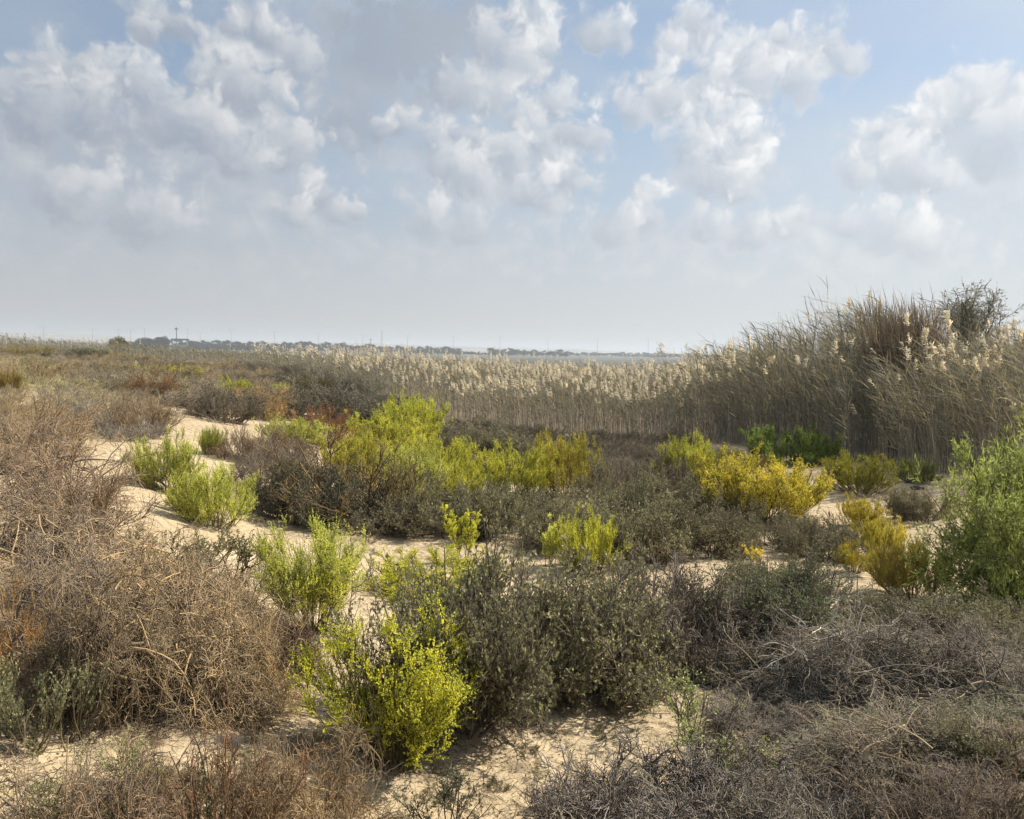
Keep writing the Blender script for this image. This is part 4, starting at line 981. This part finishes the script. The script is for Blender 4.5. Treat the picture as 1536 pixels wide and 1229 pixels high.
# lit puffs, far ones first: (photo x, y, radius)
PUFFS = [(30,150,34),(72,114,32),(122,122,38),(165,130,38),(208,138,30),(62,185,40),(130,172,38),(335,88,30),(368,104,28),(300,128,32),(345,138,36),(436,94,32),(270,180,38),(305,200,34),(392,150,34),(425,225,38),(360,240,34),
 (240,36,32),(268,48,24),(214,48,18),(376,32,26),(400,50,22),(352,45,15),
 (792,30,36),(802,78,32),(770,112,34),(735,142,32),(690,135,32),(745,75,36),(600,188,22),(570,196,18),
 (650,214,30),(690,204,24),(668,248,32),(730,216,26),(782,180,26),(832,164,28),(802,212,32),(760,242,32),(852,202,22),(705,275,34),(848,268,28),(800,292,32),
 (885,45,24),(922,56,24),(1022,44,28),(1052,42,22),(1000,76,24),(985,130,28),(948,166,28),(1012,152,28),(882,208,24),
 (1085,100,36),(1132,96,30),(1172,84,30),(1174,52,12),(1212,76,28),(1248,62,24),(1264,90,24),(1190,122,30),(1130,132,32),(1070,135,30),
 (1060,194,34),(1096,196,30),(1122,218,28),(1030,226,32),(1088,244,36),(1126,258,26),(1060,274,32),(1108,288,28),(972,288,18),
 (1442,162,38),(1400,182,34),(1484,152,32),(1524,164,34),(1358,202,28),(1322,206,24),(1308,242,34),(1352,262,34),(1278,268,26),(1392,272,28),(1500,215,40),
 (452,290,24),(478,302,24),(512,324,18),(536,322,14),(440,328,26),(1210,320,20),(1178,338,24),(1128,350,28),(1276,336,24),(1330,350,30),(1378,374,28),(1060,338,26),(962,322,28),(640,335,28),(705,345,28),(920,345,26),(100,300,40),(220,330,44)]
wv_ = n.noise(BASE, 15, 4, .55, out=1, dim='2D')
wv_ = n.vm('SUBTRACT', wv_, (.5, .5, .5))
q = n.vm('MULTIPLY_ADD', wv_, (.036, .030, 0), BASE)
vor = n.n('ShaderNodeTexVoronoi', feature='F1', voronoi_dimensions='2D'); n.l(q, vor.inputs['Vector'])
vor.inputs['Scale'].default_value = 26; vor.inputs['Detail'].default_value = 2; vor.inputs['Roughness'].default_value = .6
fine = n.noise(q, 38, 5, .58, dim='2D')
dn = n.m('ADD', n.m('MULTIPLY', n.m('SUBTRACT', vor.outputs['Distance'], .42), .55), n.m('MULTIPLY', n.m('SUBTRACT', fine, .5), 1.15))
ds_ = n.m('MULTIPLY', dn, .85)
acc = None      # x: how sunlit, y: how much cloud
def layer(x, y, a, b, shade_fn, soft, op):
    global acc
    az, el = azel(x, y); a = a / F; b = b / F
    qi = q if acc is None else n.vm('MULTIPLY_ADD', acc, (1e-7, 1e-7, 0), q)
    v = n.vm('MULTIPLY_ADD', qi, (1 / a, 1 / b, 0), (-az / a, -el / b, 0))
    r = n.vm('LENGTH', v, out=1)
    if soft:
        r = n.m('ADD', r, dn)
        cov = n.ss(r, .35, 1.35, op, 0)
        c = n.n('ShaderNodeCombineXYZ'); n.put(c.inputs[0], shade_fn); c.inputs[1].default_value = 1
    else:
        s_ = n.vm('DOT_PRODUCT', v, (.34, .62, 0), out=1)
        r = n.m('ADD', n.m('MULTIPLY_ADD', s_, -.34, r), ds_)
        cov = n.ss(r, .58, 1.18, op, 0)
        c = n.n('ShaderNodeCombineXYZ'); n.l(n.m('MULTIPLY_ADD', s_, .98, .34), c.inputs[0]); c.inputs[1].default_value = 1
    mx = n.n('ShaderNodeMix', data_type='VECTOR'); n.l(cov, mx.inputs[0])
    if acc is None: mx.inputs[4].default_value = (.5, 0, 0)
    else: n.l(acc, mx.inputs[4])
    n.l(c.outputs[0], mx.inputs[5]); acc = mx.outputs[1]
for x, y, a, b, sh, op in SHEETS: layer(x, y, a, b, sh, True, op)
for x, y, r in PUFFS: layer(x, y, r * 1.62, r * 1.42, None, False, .8)
sp = n.n('ShaderNodeSeparateXYZ'); n.l(acc, sp.inputs[0])
rest = n.ss(n.m('ABSOLUTE', AZ), .66, .95)
gen = n.ss(n.noise(BASE, 3.1, 4, .55, dim='2D'), .45, .66, 0, .9)
alpha = n.m('MAXIMUM', sp.outputs[1], n.m('MULTIPLY', gen, rest))
shade = n.m('MULTIPLY_ADD', dn, -.42, sp.outputs[0], clamp=True)
right = n.ss(AZ, -.6, .6)
WS = .725
dark = n.mix(right, (.285, .33, .405, 1), (.48, .53, .605, 1))
bright = n.mix(right, (.74, .745, .75, 1), (.95, .955, .95, 1))
cc = n.mix(shade, dark, bright)
soft = n.noise(BASE, 5, 2, .5, dim='2D')
cc = n.mix(n.ss(soft, .35, .7, 0, .12), cc, n.mix(right, (.45, .48, .52, 1), (.64, .67, .70, 1)))
skyc = n.vm('SCALE', sky.outputs[0]); skyc.node.inputs[3].default_value = .115
skyc = n.mix(n.ss(EL, .10, .34, .75, 0), skyc, n.mix(right, (.36, .42, .52, 1), (.54, .62, .73, 1)))
hz = n.mix(right, (.500, .512, .525, 1), (.660, .680, .680, 1))
veil = n.ss(n.noise(n.vm('MULTIPLY', BASE, (1, 2.2, 1)), 4, 2, dim='2D'), .25, .75, .22, .62)
c0 = n.mix(veil, skyc, n.mix(right, (.43, .475, .54, 1), (.62, .68, .74, 1)))
c1 = n.mix(n.m('MULTIPLY', alpha, .93), c0, cc)
hzf = n.m('POWER', n.ss(EL, -.02, .19, .97, 0), 1.0)
c2 = n.mix(hzf, c1, hz)
bg = n.n('ShaderNodeBackground'); n.l(c2, bg.inputs[0]); bg.inputs[1].default_value = WS
wo = n.n('ShaderNodeOutputWorld'); n.l(bg.outputs[0], wo.inputs[0])
wd.cycles.sampling_method = 'MANUAL'; wd.cycles.sample_map_resolution = 256

SC.view_settings.view_transform = 'Standard'; SC.view_settings.look = 'None'; SC.view_settings.exposure = .56; SC.view_settings.gamma = 1
SC.cycles.max_bounces = 5; SC.cycles.diffuse_bounces = 2; SC.cycles.transmission_bounces = 3; SC.cycles.volume_bounces = 1
SC.cycles.transparent_max_bounces = 4; SC.cycles.use_fast_gi = False
SC.cycles.use_denoising = True
SC.cycles.use_adaptive_sampling = True; SC.cycles.adaptive_threshold = .03; SC.cycles.adaptive_min_samples = 32
